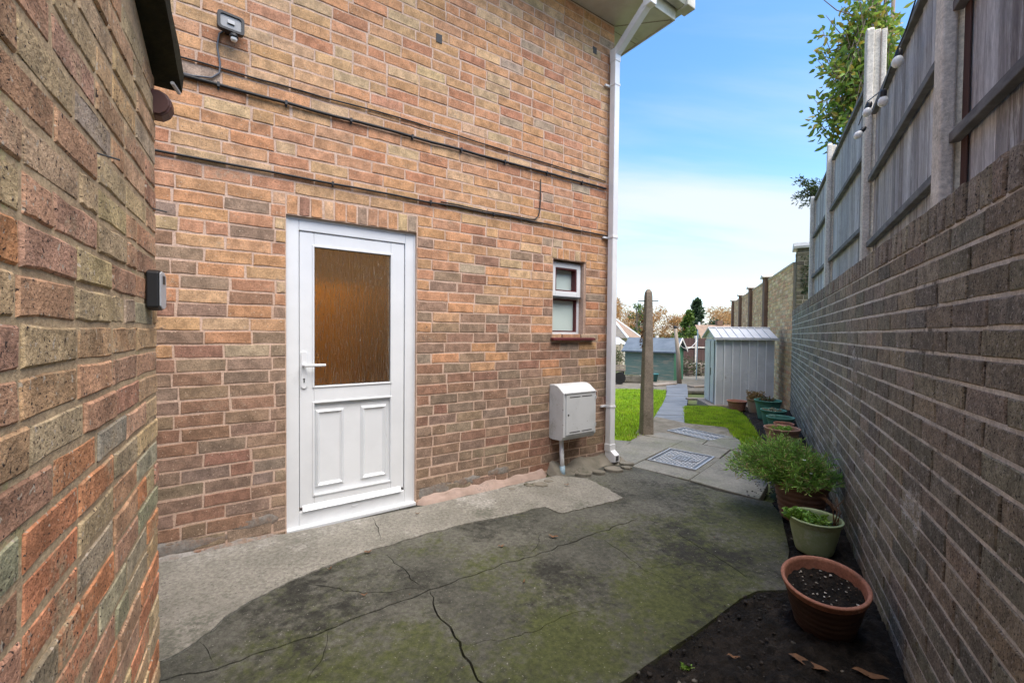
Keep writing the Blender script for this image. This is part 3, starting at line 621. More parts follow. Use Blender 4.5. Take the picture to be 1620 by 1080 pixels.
# door
mb = MB()
def ring(mb, fr, x0, x1, z0, z1, w, y0, y1, wt=None, wb=None):
    wt = wt or w; wb = wb or w
    mb.box(fr, x0, x0+w, y0, y1, z0, z1); mb.box(fr, x1-w, x1, y0, y1, z0, z1); mb.box(fr, x0+w, x1-w, y0, y1, z1-wt, z1); mb.box(fr, x0+w, x1-w, y0, y1, z0, z0+wb)
door = MB(); door.box(FH, .0775, .16, .040, .09, .10, 1.8155); door.box(FH, .65, .7455, .040, .09, .10, 1.8155); door.box(FH, .16, .65, .040, .09, 1.735, 1.8155); door.box(FH, .16, .65, .040, .09, .752, .848); door.box(FH, .16, .65, .040, .09, .10, .165)
door = door.build('door', M_pvc, house, bevel=.004); door['label'] = 'white plastic half-glazed door with two raised lower panels'
mb = MB(); ring(mb, FH, .008, .815, -.02, 1.885, .066, .032, .10, .066, .10); mb.build('door_frame', M_pvc, door, bevel=.005)
mb = MB(); ring(mb, FH, .0, .822, -.02, 1.898, .012, .028, .05, .016, .004); mb.build('frame_trim', M_pvc, door)
mb = MB(); ring(mb, FH, .072, .751, .105, 1.822, .016, .055, .10); mb.build('seal', M_pvcd, door)
mb = MB(); mb.box(FH, .0, .82, -.012, .09, -.028, -.006); mb.build('sill', M_pvc, door, bevel=.004)
mb = MB(); mb.prism(F(FH.p(0, 0, 0), FH.ey, -FH.ex), [(.015, .083), (.05, .083), (.05, .118), (.035, .112)], -.092, -.722); mb.build('drip_bar', M_pvc, door)
mb = MB(); mb.box(FH, .39, .425, .026, .034, .045, .055); mb.build('drain_cap', M_pvc, door)
mb = MB(); ring(mb, FH, .15, .66, .845, 1.74, .012, .034, .06); mb.build('glazing_bead', M_pvc, door, bevel=.003)
mb = MB(); mb.box(FH, .157, .653, .055, .060, .85, 1.735); mb.build('pane', M_glass, door)
mb = MB(); ring(mb, FH, .162, .648, .857, 1.728, .004, .050, .053); mb.build('pane_seal', M_pvcd, door)
mb = MB(); mb.box(FH, .16, .65, .060, .085, .165, .752); mb.build('lower_panel', M_pvc, door)
mb = MB(); ring(mb, FH, .15, .66, .158, .760, .012, .034, .062); mb.build('panel_bead', M_pvc, door, bevel=.003)
for x0, x1 in ((.168, .347), (.45, .629)):
    mb = MB(); w = .030; z0, z1 = .205, .705
    out = [(x0, z0), (x1, z0), (x1, z1), (x0, z1)]; mid = [(x0+w*.5, z0+w*.5), (x1-w*.5, z0+w*.5), (x1-w*.5, z1-w*.5), (x0+w*.5, z1-w*.5)]; inn = [(x0+w, z0+w), (x1-w, z0+w), (x1-w, z1-w), (x0+w, z1-w)]
    P = [FH.p(x, .060, z) for x, z in out] + [FH.p(x, .044, z) for x, z in mid] + [FH.p(x, .057, z) for x, z in inn]
    mb.add(P, [(i, (i+1) % 4, (i+1) % 4+4, i+4) for i in range(4)] + [(i+4, (i+1) % 4+4, (i+1) % 4+8, i+8) for i in range(4)] + [(8, 9, 10, 11)])
    mb.build('raised_panel', M_pvc, door)
hd = MB(); n = 10
pts = [(.1015+.0165*math.cos(a), (1.062 if a < math.pi else .862)+.0165*math.sin(a)) for a in [math.pi*k/n for k in range(n+1)] + [math.pi+math.pi*k/n for k in range(n+1)]]
hd.prism(FH, pts, .030, .040); hd.tube([FH.p(.1, .03, .992), FH.p(.1, .0, .992), FH.p(.104, -.014, .992), FH.p(.13, -.018, .992), FH.p(.218, -.018, .991)], [.010, .010, .010, .0095, .0085], 10)
hd.build('handle', M_pvc, door, smooth=False, bevel=.002)
mb = MB(); mb.lathe([(.0, 0), (.006, 0), (.006, .012)], FH.p(.1015, .029, .905), 14, Matrix.Rotation(aH, 3, 'Z') @ Matrix.Rotation(R(-90), 3, 'X')); mb.box(FH, .0985, .1045, .027, .032, .885, .903); mb.build('keyhole', M_pvcd, door)
# window
win = MB(); wx0, wx1, wz0, wz1 = 2.082, 2.455, 1.178, 1.848
win.box(FH, wx0, wx1, .075, .12, wz0, wz0+.035); win.box(FH, wx0, wx1, .075, .12, wz1-.03, wz1); win.box(FH, wx0, wx0+.03, .075, .12, wz0+.035, wz1-.03); win.box(FH, wx1-.03, wx1, .075, .12, wz0+.035, wz1-.03); win.box(FH, wx0+.03, wx1-.03, .075, .12, 1.515, 1.55)
win = win.build('window', M_pvc, house, bevel=.003); win['label'] = 'small white two-light window with frosted panes'
mb = MB(); ring(mb, FH, wx0+.012, wx1-.012, 1.535, wz1-.012, .046, .045, .085); mb.build('casement', M_pvc, win, bevel=.003)
mb = MB(); ring(mb, FH, wx0+.03, wx1-.03, wz0+.035, 1.515, .014, .078, .125); mb.build('lower_bead', M_maroon, win)
mb = MB(); ring(mb, FH, wx0+.058, wx1-.058, 1.581, wz1-.058, .012, .050, .125); mb.build('upper_bead', M_maroon, win)
mb = MB(); mb.box(FH, wx0+.06, wx1-.06, .11, .116, 1.585, wz1-.06); mb.build('pane', M_frost, win)
mb = MB(); mb.box(FH, wx0+.032, wx1-.032, .11, .116, wz0+.037, 1.514); mb.build('pane', M_frost, win)
mb = MB(); mb.box(FH, wx0+.01, wx1-.01, .035, .076, 1.522, 1.532); mb.build('drip_bar', M_pvcd, win)
mb = MB(); mb.box(FH, wx1, 2.466, .012, .2, wz0, wz1); mb.build('filler', M_hmort, win)
mb = MB(); mb.prism(F(FH.p(0, 0, 0), FH.ey, -FH.ex), [(-.045, 1.140), (.10, 1.140), (.10, 1.178), (-.045, 1.160)], -2.05, -2.56); mb.build('window_sill', M_maroon, win, bevel=.003)
# eaves: soffit boards, fascia, gutter, hipped roof
OV = .40
mb = MB(); nb = 26
mb.box(FH, -12, CX+OV-.03, -OV+.03, .0, SOF, SOF+.012); mb.build('soffit', M_soffit, house)
mb = MB(); mb.box(FH, CX, CX+OV-.03, .003, 8.0, SOF, SOF+.012); mb.build('soffit', M_soffit, house)
mb = MB()
for k in range(10): mb.box(FH, CX+.005, CX+OV-.04, .30*k+.05, .30*k+.056, SOF-.002, SOF)
mb.tube([FH.p(CX, 0, SOF-.001), FH.p(CX+OV-.03, -OV+.03, SOF-.001)], .004, 4); mb.build('soffit_joint', M_cpost2, house)
mb = MB(); mb.box(FH, -12, CX+OV-.012, -OV+.012, -OV+.03, SOF-.012, SOF+.17); mb.build('fascia', M_gutter, house, bevel=.003)
mb = MB(); mb.box(FH, CX+OV-.03, CX+OV-.012, -OV+.031, 8.3, SOF-.012, SOF+.17); mb.build('fascia', M_gutter, house, bevel=.003)
def gutter(a, b):
    pr_ = []
    a = Vector(a); b = Vector(b); t = (b-a).normalized(); n_ = t.cross(Vector((0, 0, 1)))
    P = []; m = 10
    prof = [(-.055, .0), (-.055, -.035), (-.035, -.07), (.035, -.07), (.055, -.035), (.055, .0), (.049, 0), (.047, -.033), (.031, -.064), (-.031, -.064), (-.047, -.033), (-.049, 0)]
    for q in (a, b): P += [q + n_*x + Vector((0, 0, z)) for x, z in prof]
    k = len(prof); return MB().add(P, [((i+1) % k, i, i+k, (i+1) % k+k) for i in range(k)] + [tuple(range(k)), tuple(reversed(range(k, 2*k)))])
gutter(FH.p(-12, -OV-.045, SOF+.15), FH.p(CX+OV+.03, -OV-.045, SOF+.15)).build('gutter', M_gutter, house)
MB().box(FH, CX+OV-.006, CX+OV+.112, -OV-.112, -OV+.006, SOF+.066, SOF+.160).build('gutter_corner', M_gutter, house, bevel=.008)
gutter(FH.p(CX+OV+.045, -OV-.03, SOF+.15), FH.p(CX+OV+.045, 8.2, SOF+.15)).build('gutter', M_gutter, house)
mb = MB()
rx0, rx1, ry0, ry1, rz = -12.3, CX+OV+.05, -OV-.05, 8.4, SOF+.185
A = [FH.p(rx0, ry0, rz), FH.p(rx1, ry0, rz), FH.p(rx1, ry1, rz), FH.p(rx0, ry1, rz), FH.p(rx0+3.5, 4, rz+2.9), FH.p(rx1-4.2, 4, rz+2.9)]
mb.add(A, [(0, 1, 5, 4), (1, 2, 5), (2, 3, 4, 5), (3, 0, 4), (3, 2, 1, 0)]); mb.build('roof', M_redtile, house)
# downpipe
dp = MB(); px0, px1 = 2.717, 2.782
dp.box(FH, px0, px1, -.095, -.030, .10, 3.80); dp = dp.build('downpipe', M_pipe, house, bevel=.006); dp['label'] = 'square white plastic downpipe with swan neck'
def swan(q0, q1, w=.0325):
    a, b = Vector(q0), Vector(q1); t = (b-a).normalized(); s1 = FH.ex; s2 = t.cross(s1).normalized(); P = []
    for q in (a, b): P += [q+s1*w+s2*w, q-s1*w+s2*w, q-s1*w-s2*w, q+s1*w-s2*w]
    return MB().add(P, [(0, 1, 5, 4), (1, 2, 6, 5), (2, 3, 7, 6), (3, 0, 4, 7), (3, 2, 1, 0), (4, 5, 6, 7)])
xm = (px0+px1)/2
swan(FH.p(xm, -.075, 3.82), FH.p(xm, -.42, 4.06)).build('swan_neck', M_pipe, dp, bevel=.005)
MB().box(FH, px0-.004, px1+.004, -.100, -.026, 3.74, 3.86).build('elbow', M_pipe, dp, bevel=.006)
MB().box(FH, px0-.004, px1+.004, -.49, -.40, 4.03, 4.16).build('outlet', M_pipe, dp, bevel=.006)
for z in (.50, 2.10, 3.52):
    mb = MB(); mb.box(FH, px0-.004, px1+.004, -.099, -.026, z, z+.022); mb.box(FH, px0-.05, px1+.03, -.026, -.006, z+.002, z+.020); mb.build('bracket', M_pipe, dp, bevel=.003)
mb = MB(); mb.box(FH, px0-.005, px1+.005, -.10, -.025, .085, .155); mb.build('collar', M_pipe, dp, bevel=.004)
Fd = F(FH.p(0, 0, 0), FH.ey, -FH.ex)
mb = MB(); mb.prism(Fd, [(-.155, .0), (-.155, .065), (-.098, .10), (-.028, .10), (-.028, .045), (-.10, -.012)], -px0, -px1); mb.build('shoe', M_pipe, dp, bevel=.003)
mb = MB(); mb.box(FH, px0+.012, px1-.012, -.1565, -.150, .010, .056); mb.build('shoe_mouth', M_slot, dp)
# mortar haunch along the foot of the wall
def haunch(s0, s1, h, w, m, name, seed, n=60):
    mb = MB(); V = []; k = 8
    for i in range(n+1):
        s = s0+(s1-s0)*i/n; e = min(1, i/3, (n-i)/3); hh = h*(.7+.7*mnoise.noise(Vector((s*6, seed, 0))))*e; ww = w*(.85+.55*mnoise.noise(Vector((s*4, seed, 5))))*(.4+.6*e)
        for j in range(k+1):
            f = j/k; z = -.05+(hh+.035)*(1-f**1.6) + .012*mnoise.noise(Vector((s*16, f*5, seed)))
            q = FH.p(s, -ww*f+.01, 0); V.append((q.x, q.y, z))
    mb.add(V, [(i*(k+1)+j, (i+1)*(k+1)+j, (i+1)*(k+1)+j+1, i*(k+1)+j+1) for i in range(n) for j in range(k)])
    return mb.build(name, m, house, smooth=True)
M_pink = mat('pink_footing', (.38, .285, .24), (.29, .215, .175), 7, .92, .6, 90, .2, c3=(.25, .20, .17), s3=4, t3=(.55, .7))
M_greyren = mat('cement_smear', (.26, .245, .225), (.19, .165, .14), 6, .93, .7, 60, .2, c3=(.25, .17, .125), s3=6, t3=(.48, .7), grain=60)
haunch(.83, 2.02, .06, .085, M_pink, 'footing', 1, 80)
haunch(2.02, 2.90, .09, .22, M_haun, 'mortar_haunch', 2, 60)
haunch(-1.6, -.01, .03, .06, M_greyren, 'footing', 3, 60)
# cement smears over the lowest courses
for s0, s1, z0, z1, sd in ((-.95, -.28, .0, .075, 1), (-.28, -.04, .05, .12, 2), (.84, 1.12, -.03, .11, 3), (1.12, 1.36, .03, .10, 4), (1.42, 1.66, .055, .125, 5)):
    V = []; n, k = 26, 7
    for i in range(n+1):
        for j in range(k+1):
            s = s0+(s1-s0)*i/n; e = max(0., math.sin(math.pi*i/n))**.4; zc = (z0+z1)/2+.012*mnoise.noise(Vector((s*14, sd, 1))); hh = (z1-z0)/2*(1+.5*mnoise.noise(Vector((s*18, sd*3, 2))))*e
            f = 2*j/k-1; y = -.0055*(1-f**4)*e+.003 + .002*mnoise.noise(Vector((s*40, j*1.0, sd))); V.append(FH.p(s, y, zc+hh*f))
    MB().add(V, [(i*(k+1)+j, (i+1)*(k+1)+j, (i+1)*(k+1)+j+1, i*(k+1)+j+1) for i in range(n) for j in range(k)]).build('cement_smear', M_greyren, house, smooth=True)
for i_, (s_, of_, r_) in enumerate(((1.72, .16, .05), (1.80, .20, .06), (1.90, .17, .04), (2.28, .20, .07), (2.42, .24, .06), (2.60, .25, .08), (2.75, .27, .05), (2.83, .2, .06), (1.55, .15, .03))):
    V = []; q = FH.p(s_, -of_, -.03); n = 9
    for k in range(n): a = k*2*math.pi/n; rr_ = r_*(.75+.5*random.random()); V.append((q.x+rr_*math.cos(a), q.y+rr_*.7*math.sin(a)))
    MB().slab(V, -.05, -.012+.012*random.random()).build('loose_mortar', M_haun, house, bevel=.006)
# black vent slots high in the wall
for s, z in ((.96, 3.28), (2.52, 3.78)): MB().box(FH, s, s+.045, -.004, .004, z, z+.06).build('vent_hole', M_slot, house)

# ------------------------------------------------------------------ cables and lamp on the house wall
def cable(name, pts, r, m, label, clips=(), group=None):
    t = thing(name, FH.p(pts[0][0], 0, pts[0][1]), label, 'cable', group); P = []
    for i in range(len(pts)-1):
        (a, b), (c, d) = pts[i], pts[i+1]; n = max(1, int(math.hypot(c-a, d-b)/.12))
        for k in range(n):
            f = k/n; s = a+(c-a)*f; z = b+(d-b)*f + (.006*mnoise.noise(Vector((s*4, z_ if False else 1.0, b))) if n > 2 else 0); P.append(FH.p(s, -r-.004, z))
    P.append(FH.p(pts[-1][0], -r-.004, pts[-1][1])); MB().tube(P, r, 8).build('sheath', m, t, smooth=True)
    for s in clips:
        zz_ = np.interp(s, [p[0] for p in pts], [p[1] for p in pts]); mb = MB(); mb.box(FH, s-.006, s+.006, -2*r-.006, -.002, zz_-r-.003, zz_+r+.003); mb.lathe([(0, .004), (.005, .003), (.006, 0)], FH.p(s, -.010, zz_-r-.010), 8, Matrix.Rotation(aH, 3, 'Z') @ Matrix.Rotation(R(90), 3, 'X')); mb.build('clip', M_black, t)
    return t
cable('wall_cable', [(-1.1, 2.535), (-.5, 2.54), (.8, 2.555), (2.70, 2.572)], .0095, M_cable, 'thick black cable with pale clips, middle run across the brick wall', (-.33, .0, .37, .78, 1.16, 1.55, 1.98, 2.39))
cable('wall_cable', [(-1.1, 2.625), (-.4, 2.635), (.8, 2.66), (2.70, 2.64)], .005, M_cable, 'thin black cable running along just above the thick clipped one')
cable('wall_cable', [(-1.1, 2.12), (.4, 2.128), (1.0, 2.13), (1.85, 2.135), (2.74, 2.13)], .0075, M_cable, 'black double cable running straight above the door lintel', (.26, .92, 1.45))
lp_ = [(1.0, 2.146), (1.80, 2.147), (1.86, 2.155), (1.895, 2.185), (1.912, 2.24), (1.918, 2.36), (1.918, 2.50)]
cable('wall_cable', lp_, .005, M_cable, 'short black cable end curving up the wall to a hole in the bricks')
lp_ = [(-.60, 2.548), (-.44, 2.555), (-.36, 2.572), (-.325, 2.61), (-.322, 2.66), (-.335, 2.75), (-.325, 2.82), (-.30, 2.85)]
cable('lamp_cable', lp_, .005, M_gcable, 'thin grey cable looping down from the floodlight to the black cable', ())
fl = thing('floodlight', FH.p(-.27, 0, 2.80), 'black floodlight with motion sensor high on the brick wall', 'floodlight')
Fq = F(FH.p(-.272, -.075, 2.866), (FH.ex*math.cos(R(6)) + FH.ey*math.sin(R(6))))
mb = MB(); n = 5; w, h, r_ = .062, .046, .016; pts = []
for cx_, cz_, a0 in ((w-r_, h-r_, 0), (-w+r_, h-r_, 90), (-w+r_, -h+r_, 180), (w-r_, -h+r_, 270)):
    for k in range(n): a = R(a0+90*k/(n-1)); pts.append((cx_+r_*math.cos(a), cz_+r_*math.sin(a)))
inner = [(x*.78, z*.74) for x, z in pts]; k = len(pts)
P = [Fq.p(x, 0, z) for x, z in pts] + [Fq.p(x, .03, z) for x, z in pts] + [Fq.p(x, 0, z) for x, z in inner] + [Fq.p(x, .012, z*.96) for x, z in inner]
mb.add(P, [(i, (i+1) % k, (i+1) % k+k, i+k) for i in range(k)] + [tuple(range(k, 2*k))] + [((i+1) % k, i, i+2*k, (i+1) % k+2*k) for i in range(k)] + [(i+3*k, (i+1) % k+3*k, (i+1) % k+2*k, i+2*k) for i in range(k)])
mb.build('housing', M_black, fl); mb = MB(); mb.prism(Fq, [(x*.78, z*.74) for x, z in pts], .008, .011); mb.build('lens', M_alu, fl)
mb = MB(); mb.box(Fq, -.016, .016, -.001, .006, -.008, .010); mb.build('lamp_chip', M_clip, fl)
mb = MB(); mb.box(FH, -.30, -.245, -.045, -.002, 2.83, 2.885); mb.build('bracket', M_black, fl, bevel=.004)
mb = MB(); mb.tube([Fq.p(.012, .012, -.044), Fq.p(.012, .006, -.062)], .010, 10); mb.lathe([(.0, .016), (.016, .014), (.021, .004), (.021, -.006), (.017, -.008)], Fq.p(.012, .0, -.072), 18); mb.build('sensor_head', M_black, fl, smooth=True)
mb = MB(); mb.lathe([(.0165, 0), (.016, -.008), (.011, -.016), (0, -.019)], Fq.p(.012, 0, -.080), 18); mb.build('sensor_lens', M_bulb, fl, smooth=True)
# meter box
mt = thing('meter_box', FH.p(2.23, 0, .29), 'pale grey wall-mounted meter box with slotted door beside the downpipe', 'meter box')
pf = [(.0, .29), (.0, .758), (-.07, .762), (-.11, .752), (-.165, .716), (-.19, .700), (-.19, .330), (-.165, .295), (-.05, .285)]
mb = MB(); mb.prism(Fd, pf, -2.045, -2.425); mb.build('casing', M_meter, mt, bevel=.006)
mb = MB(); mb.box(FH, 2.068, 2.405, -.199, -.1915, .345, .690); mb.build('door', M_meter, mt, bevel=.002)
mb = MB(); mb.box(FH, 2.055, 2.415, -.205, -.1915, .694, .702); mb.build('lip', M_meter, mt)
for z in (.660, .362):
    for a, b in ((2.105, 2.225), (2.245, 2.365)): MB().box(FH, a, b, -.2005, -.1985, z, z+.007).build('slot', M_slot, mt)
mb = MB(); mb.lathe([(0, .004), (.007, .003), (.009, 0)], FH.p(2.092, -.1995, .515), 12, Matrix.Rotation(aH, 3, 'Z') @ Matrix.Rotation(R(90), 3, 'X')); mb.build('lock', M_slot, mt)
for z in (.39, .63): MB().box(FH, 2.405, 2.413, -.206, -.192, z, z+.03).build('hinge', M_meter, mt)
mb = MB(); mb.tube([FH.p(2.122, -.075, .30), FH.p(2.135, -.085, -.03)], .019, 14); mb.build('conduit', M_pipe, mt, smooth=True)
M_bluep = mat('blue_pipe', (.30, .42, .50), None, 4, .5)
mb = MB(); mb.tube([FH.p(2.1325, -.083, .05), FH.p(2.136, -.086, -.05)], .023, 14); mb.build('conduit_sleeve', M_bluep, mt, smooth=True)

# ------------------------------------------------------------------ outbuilding on the left
ob = thing('outbuilding', FL.p(-1.5, 1, 0), 'rough brick outbuilding wall with mossy felt roof edge', 'outbuilding')
OT = 2.015; RK = .40
MB().prism(FL, [(-4.2, -.08), (-.004, -.08), (-.004, OT), (-4.2, OT+RK*4.196)], .0026, .22).build('wall', M_omort, ob)
MB().box(FL, -.20, -.004, .2205, 2.4, -.08, OT).build('wall', M_omort, ob)
MB().box(FL, -4.2, -3.98, .2205, 2.4, -.08, OT+1.4).build('wall', M_omort, ob)
oc = [(.55, .33, .20), (.55, .41, .235), (.48, .28, .185), (.58, .265, .135), (.50, .38, .235), (.44, .36, .245), (.56, .38, .22), (.39, .33, .255), (.51, .32, .21)]
op_u = pal(oc, [4, 4, 3, .7, 4, 1.5, 4, .6, 4], .08); op_l = pal(oc+[(.57, .26, .14), (.41, .37, .25)], [3, 2, 4, 4, 2, 3, 2, 1, 2, 6, 4], .12)
its = [t for t in courses(-2.4, 0, -.05+.011, 3.1, [], 33, .22, .0738, .0115) if t[1]+.03 < OT-RK*(t[0]+t[2]*.3)]
lay(ob, FL, its, OB, lambda rr, x, z: op_u(rr, x, z) if z > 1.0 else op_l(rr, x, z), 300, 8, .001, None, jy=.0022)
FLe = F(FL.p(0, 0, 0), FL.ey)   # far end of the outbuilding
lay(ob, FLe, courses(.0, 1.4, -.05+.011, OT, [], 35, .2, .0738, .0115), OB, lambda rr, x, z: op_u(rr, x, z), 0, 9)
mb = MB(); V = []; n = 40
for i in range(n+1):
    s = -4.2+4.235*i/n
    for y, z_ in ((.1, OT+.017), (-.066+.006*mnoise.noise(Vector((s*9, 1, 1))), OT+.012+.006*mnoise.noise(Vector((s*7, 5, 1)))), (-.072+.006*mnoise.noise(Vector((s*9, 3, 1))), OT+.07), (1.2, OT+.09), (2.5, OT+.09)): V.append(FL.p(s, y, z_-RK*s))
mb.add(V, [(i*5+j, i*5+j+1, (i+1)*5+j+1, (i+1)*5+j) for i in range(n) for j in range(4)] + [tuple(range(n*5+4, n*5-1, -1))]); mb.build('roof_edge', M_felt, ob)
mb = MB(); mb.tube([FL.p(-.035, -.05, OT-.008), FL.p(.02, -.06, OT-.012)], .006, 8); mb.build('roof_nail', M_clip, ob)
for s, z in ((-.60, 1.572), (-.05, 1.59)): MB().tube([FL.p(s, .0, z), FL.p(s+.01, -.035, z-.004)], .0022, 6).build('nail', M_black, ob)
# key safe
ks = thing('key_safe', FL.p(-.1, 0, 1.27), 'black and silver key safe fixed on the outbuilding wall', 'key safe')
n = 6; pf = [(-.046, 1.272), (-.02, 1.264), (.02, 1.264), (.05, 1.272), (.053, 1.30), (.053, 1.352), (.05, 1.378), (.02, 1.386), (-.02, 1.386), (-.046, 1.378)]
mb = MB(); mb.prism(F(FL.p(-.125, 0, 0), FL.ex), [(x*.95, z) for x, z in pf], -.032, -.002); mb.build('body', M_black, ks, bevel=.004)
mb = MB(); mb.prism(F(FL.p(-.125, 0, 0), FL.ex), [(x*.88, 1.325+(z-1.325)*.93) for x, z in pf], -.037, -.0325); mb.build('cover', M_silver, ks, bevel=.004)
mb = MB(); mb.box(F(FL.p(-.125, 0, 0), FL.ex), -.012, .022, -.0385, -.037, 1.345, 1.37); mb.build('dial_window', M_black, ks)
# brown dome on the far end
bv = thing('wall_vent', FL.p(.02, .03, 1.92), 'dark brown rounded plastic vent at the outbuilding corner', 'vent')
mb = MB(); pr2 = [(-.02, 1.890), (.034, 1.890), (.052, 1.905), (.061, 1.925), (.060, 1.945), (.05, 1.962), (.03, 1.972), (-.02, 1.974)]
mb.prism(F(FL.p(.012, .012, 0), -FL.ey), pr2, -.055, -.002); mb.build('cowl', M_brown, bv, bevel=.004)
mb = MB(); mb.prism(F(FL.p(.012, .012, 0), -FL.ey), [(x*.9, 1.931+(z-1.931)*.9) for x, z in pr2], -.061, -.056); mb.build('end_cap', M_brown, bv, bevel=.002)

# ------------------------------------------------------------------ garden wall on the right
gw = thing('garden_wall', FR.p(-3, .1, -.1), 'dark weathered brick garden wall with brick-on-edge coping below the fence', 'wall')
WT = 1.528; WE = 7.05
MB().box(FR, -WE, 1.6, .012, .21, -.4, WT+.02).build('wall', M_gmortd, gw)
mb = MB()
for k in range(26): mb.box(FR, -WE, 1.5, .0032, .0119, WT-.075*k-.0065, WT-.075*k+.0065)
mb.build('mortar_bed', M_gmort, gw)
MB().box(FR, -WE, 1.6, .022, .20, WT+.021, WT+.094).build('wall', M_gmortd, gw)
gcol = [(.285, .255, .195), (.24, .218, .172), (.33, .295, .23), (.262, .24, .192), (.205, .19, .16), (.30, .262, .195)]
gp_ = pal(gcol, [3, 3, 2, 3, 2, 2], .2)
lay(gw, FR, courses(-WE, 1.45, WT-.075*25, WT, [], 44, .10), GB, gp_, 300, 12, .0, jy=.0015)
cop = []; x = -WE+.04
while x < 1.5:
    cop.append((x, WT+.0515, .060, .1, 'edge')); x += .0755
ccol = [(.31, .27, .21), (.26, .225, .18), (.35, .31, .25), (.28, .25, .205)]
GC = BrickSet(M_gbrick, .002, .004, .195)
lay(gw, FR, cop, GC, pal(ccol, [2, 2, 2, 2], .15), 130, 13, .002, stuff_name='coping', jy=.003)

# ------------------------------------------------------------------ timber fence above it
fence = thing('timber_fence', FR.p(-3, .3, 1.2), 'grey weathered timber panel fence with concrete posts above the brick wall', 'fence')
fp = [(-1.32, .20), (.62, .20), (2.64, .26), (4.75, .23), (6.55, .21)]; ptop = [3.75, 3.75, 3.76, 3.62, 3.46]
zr = [(2.06, 2.62, 3.16), (1.96, 2.50, 3.05), (2.15, 2.78, 3.41), (2.15, 2.80, 3.40)]
for (s, off), zt in zip(fp, ptop):
    fr = F(FR.p(-s, off, 0), FR.ex)
    mb = MB(); w = .05
    mb.prism(F(fr.o, fr.ex), [(-w, 1.0), (w, 1.0), (w, zt-.03), (w*.4, zt), (-w*.4, zt), (-w, zt-.03)], -.02, .03)
    mb.prism(F(fr.o, fr.ex), [(-.028, 1.0), (.028, 1.0), (.028, zt-.03), (-.028, zt-.03)], .0301, .075)
    mb.prism(F(fr.o, fr.ex), [(-w, 1.0), (w, 1.0), (w, zt-.05), (-w, zt-.05)], .0751, .11)
    mb.build('post', M_concpost, fence, bevel=.008)
bcols = [(.43, .41, .41), (.52, .50, .50), (.36, .34, .335), (.56, .545, .545), (.45, .42, .40), (.31, .28, .27)]
for i in range(4):
    (s0, o0), (s1, o1) = fp[i], fp[i+1]; A = FR.p(-s1+.052, o1+.052, 0) if False else FR.p(-s1, o1+.052, 0); B = FR.p(-s0, o0+.052, 0); fr = F(A, B-A); Lp = (B-A).length; z0 = 1.30; zl, zm, zt = zr[i]
    pan = MB().box(fr, .045, Lp-.045, -.030, .016, zt-.022, zt+.022).build('fence_panel', M_rail, fence, bevel=.004)
    for z in (zl, zm): MB().box(fr, .045, Lp-.045, -.042, -.004, z-.022, z+.022).build('rail', M_rail, pan, bevel=.004)
    x = .045; k = 0
    while x < Lp-.06:
        w = random.uniform(.085, .105); w = min(w, Lp-.045-x); mb = MB(); c = random.choice(bcols); b = random.uniform(.85, 1.15); c = tuple(q*b for q in c)
        y0 = .001+random.uniform(-.001, .002)
        P = [fr.p(x, y0, z0), fr.p(x+w+.012, y0+.008, z0), fr.p(x+w+.012, y0+.016, z0), fr.p(x, y0+.014, z0)]
        P += [q+Vector((0, 0, zt-.023-z0+random.uniform(-.004, 0))) for q in P]
        mb.add(P, [(3, 2, 1, 0), (4, 5, 6, 7), (0, 1, 5, 4), (1, 2, 6, 5), (2, 3, 7, 6), (3, 0, 4, 7)], c).build('board', M_board, pan)
        x += w; k += 1
# bare red-brown strip where the near panel stops short of the post
MB().box(F(FR.p(-.62, .252, 0), FR.ex), .052, .115, -.004, .0, 1.3, 3.15).build('batten', M_dfence, fence)
# festoon lights
fs = thing('festoon_lights', FR.p(-2.4, .2, 2.6), 'string of four white bulbs on black wire hanging on the fence', 'string lights')
def onf(s, off, z): return FR.p(-s, off, z)
bl = [(1.253, .17, 2.772), (1.581, .17, 2.70), (2.067, .17, 2.848), (2.392, .17, 2.812)]
wp = [onf(.88, .19, 3.05), onf(.95, .17, 2.90), onf(1.10, .17, 2.85)]
for (s, of, z) in bl: wp.append(onf(s, of, z+.075))
MB().tube(wp, .004, 6).build('wire', M_cable, fs)
for i, (s, of, z) in enumerate(bl):
    q = onf(s, of, z); tl = Matrix.Rotation(R((10, -6, 14, 40)[i]), 3, 'Y') @ Matrix.Rotation(R((-4, 8, 3, 10)[i]), 3, 'X')
    b = MB().lathe([(0, -.036), (.015, -.032), (.0255, -.018), (.028, -.003), (.024, .013), (.016, .024)], q, 20, tl).build('bulb', M_bulb, fs, smooth=True)
    MB().lathe([(.016, .022), (.0175, .028), (.0175, .055), (.012, .07), (0, .071)], q, 16, tl).build('socket', M_black, b, smooth=True)

# ------------------------------------------------------------------ pillared wall beyond
W0 = Vector((4.98, 7.62, 0)); wd = Vector((.93, 2.30, 0)).normalized(); FW = F(W0, -wd)
pw = thing('boundary_wall', FW.p(-5, .1, -.4), 'pale brick boundary wall with capped pillars behind the metal shed', 'wall')
PT = 2.52
MB().box(FW, -11.2, -.1, .006, .2, -1.0, PT-.06).build('wall', M_ymort, pw)
ycol = [(.74, .53, .29), (.68, .46, .25), (.64, .40, .23), (.60, .38, .22), (.77, .58, .35), (.69, .41, .24)]
yp = pal(ycol, [4, 3, 3, 2, 3, 2], .14)
lay(pw, FW, courses(-11.2, -.1, -.95, PT-.06, [], 55, .15), YB, yp, 0, 14)
MB().box(FW, -11.2, -.1, -.012, .218, PT-.058, PT-.01).build('coping', M_ymort, pw, bevel=.008)
M_pilr = mat('pillar_brown', (.20, .115, .075), (.15, .09, .06), 8, .9, .4)
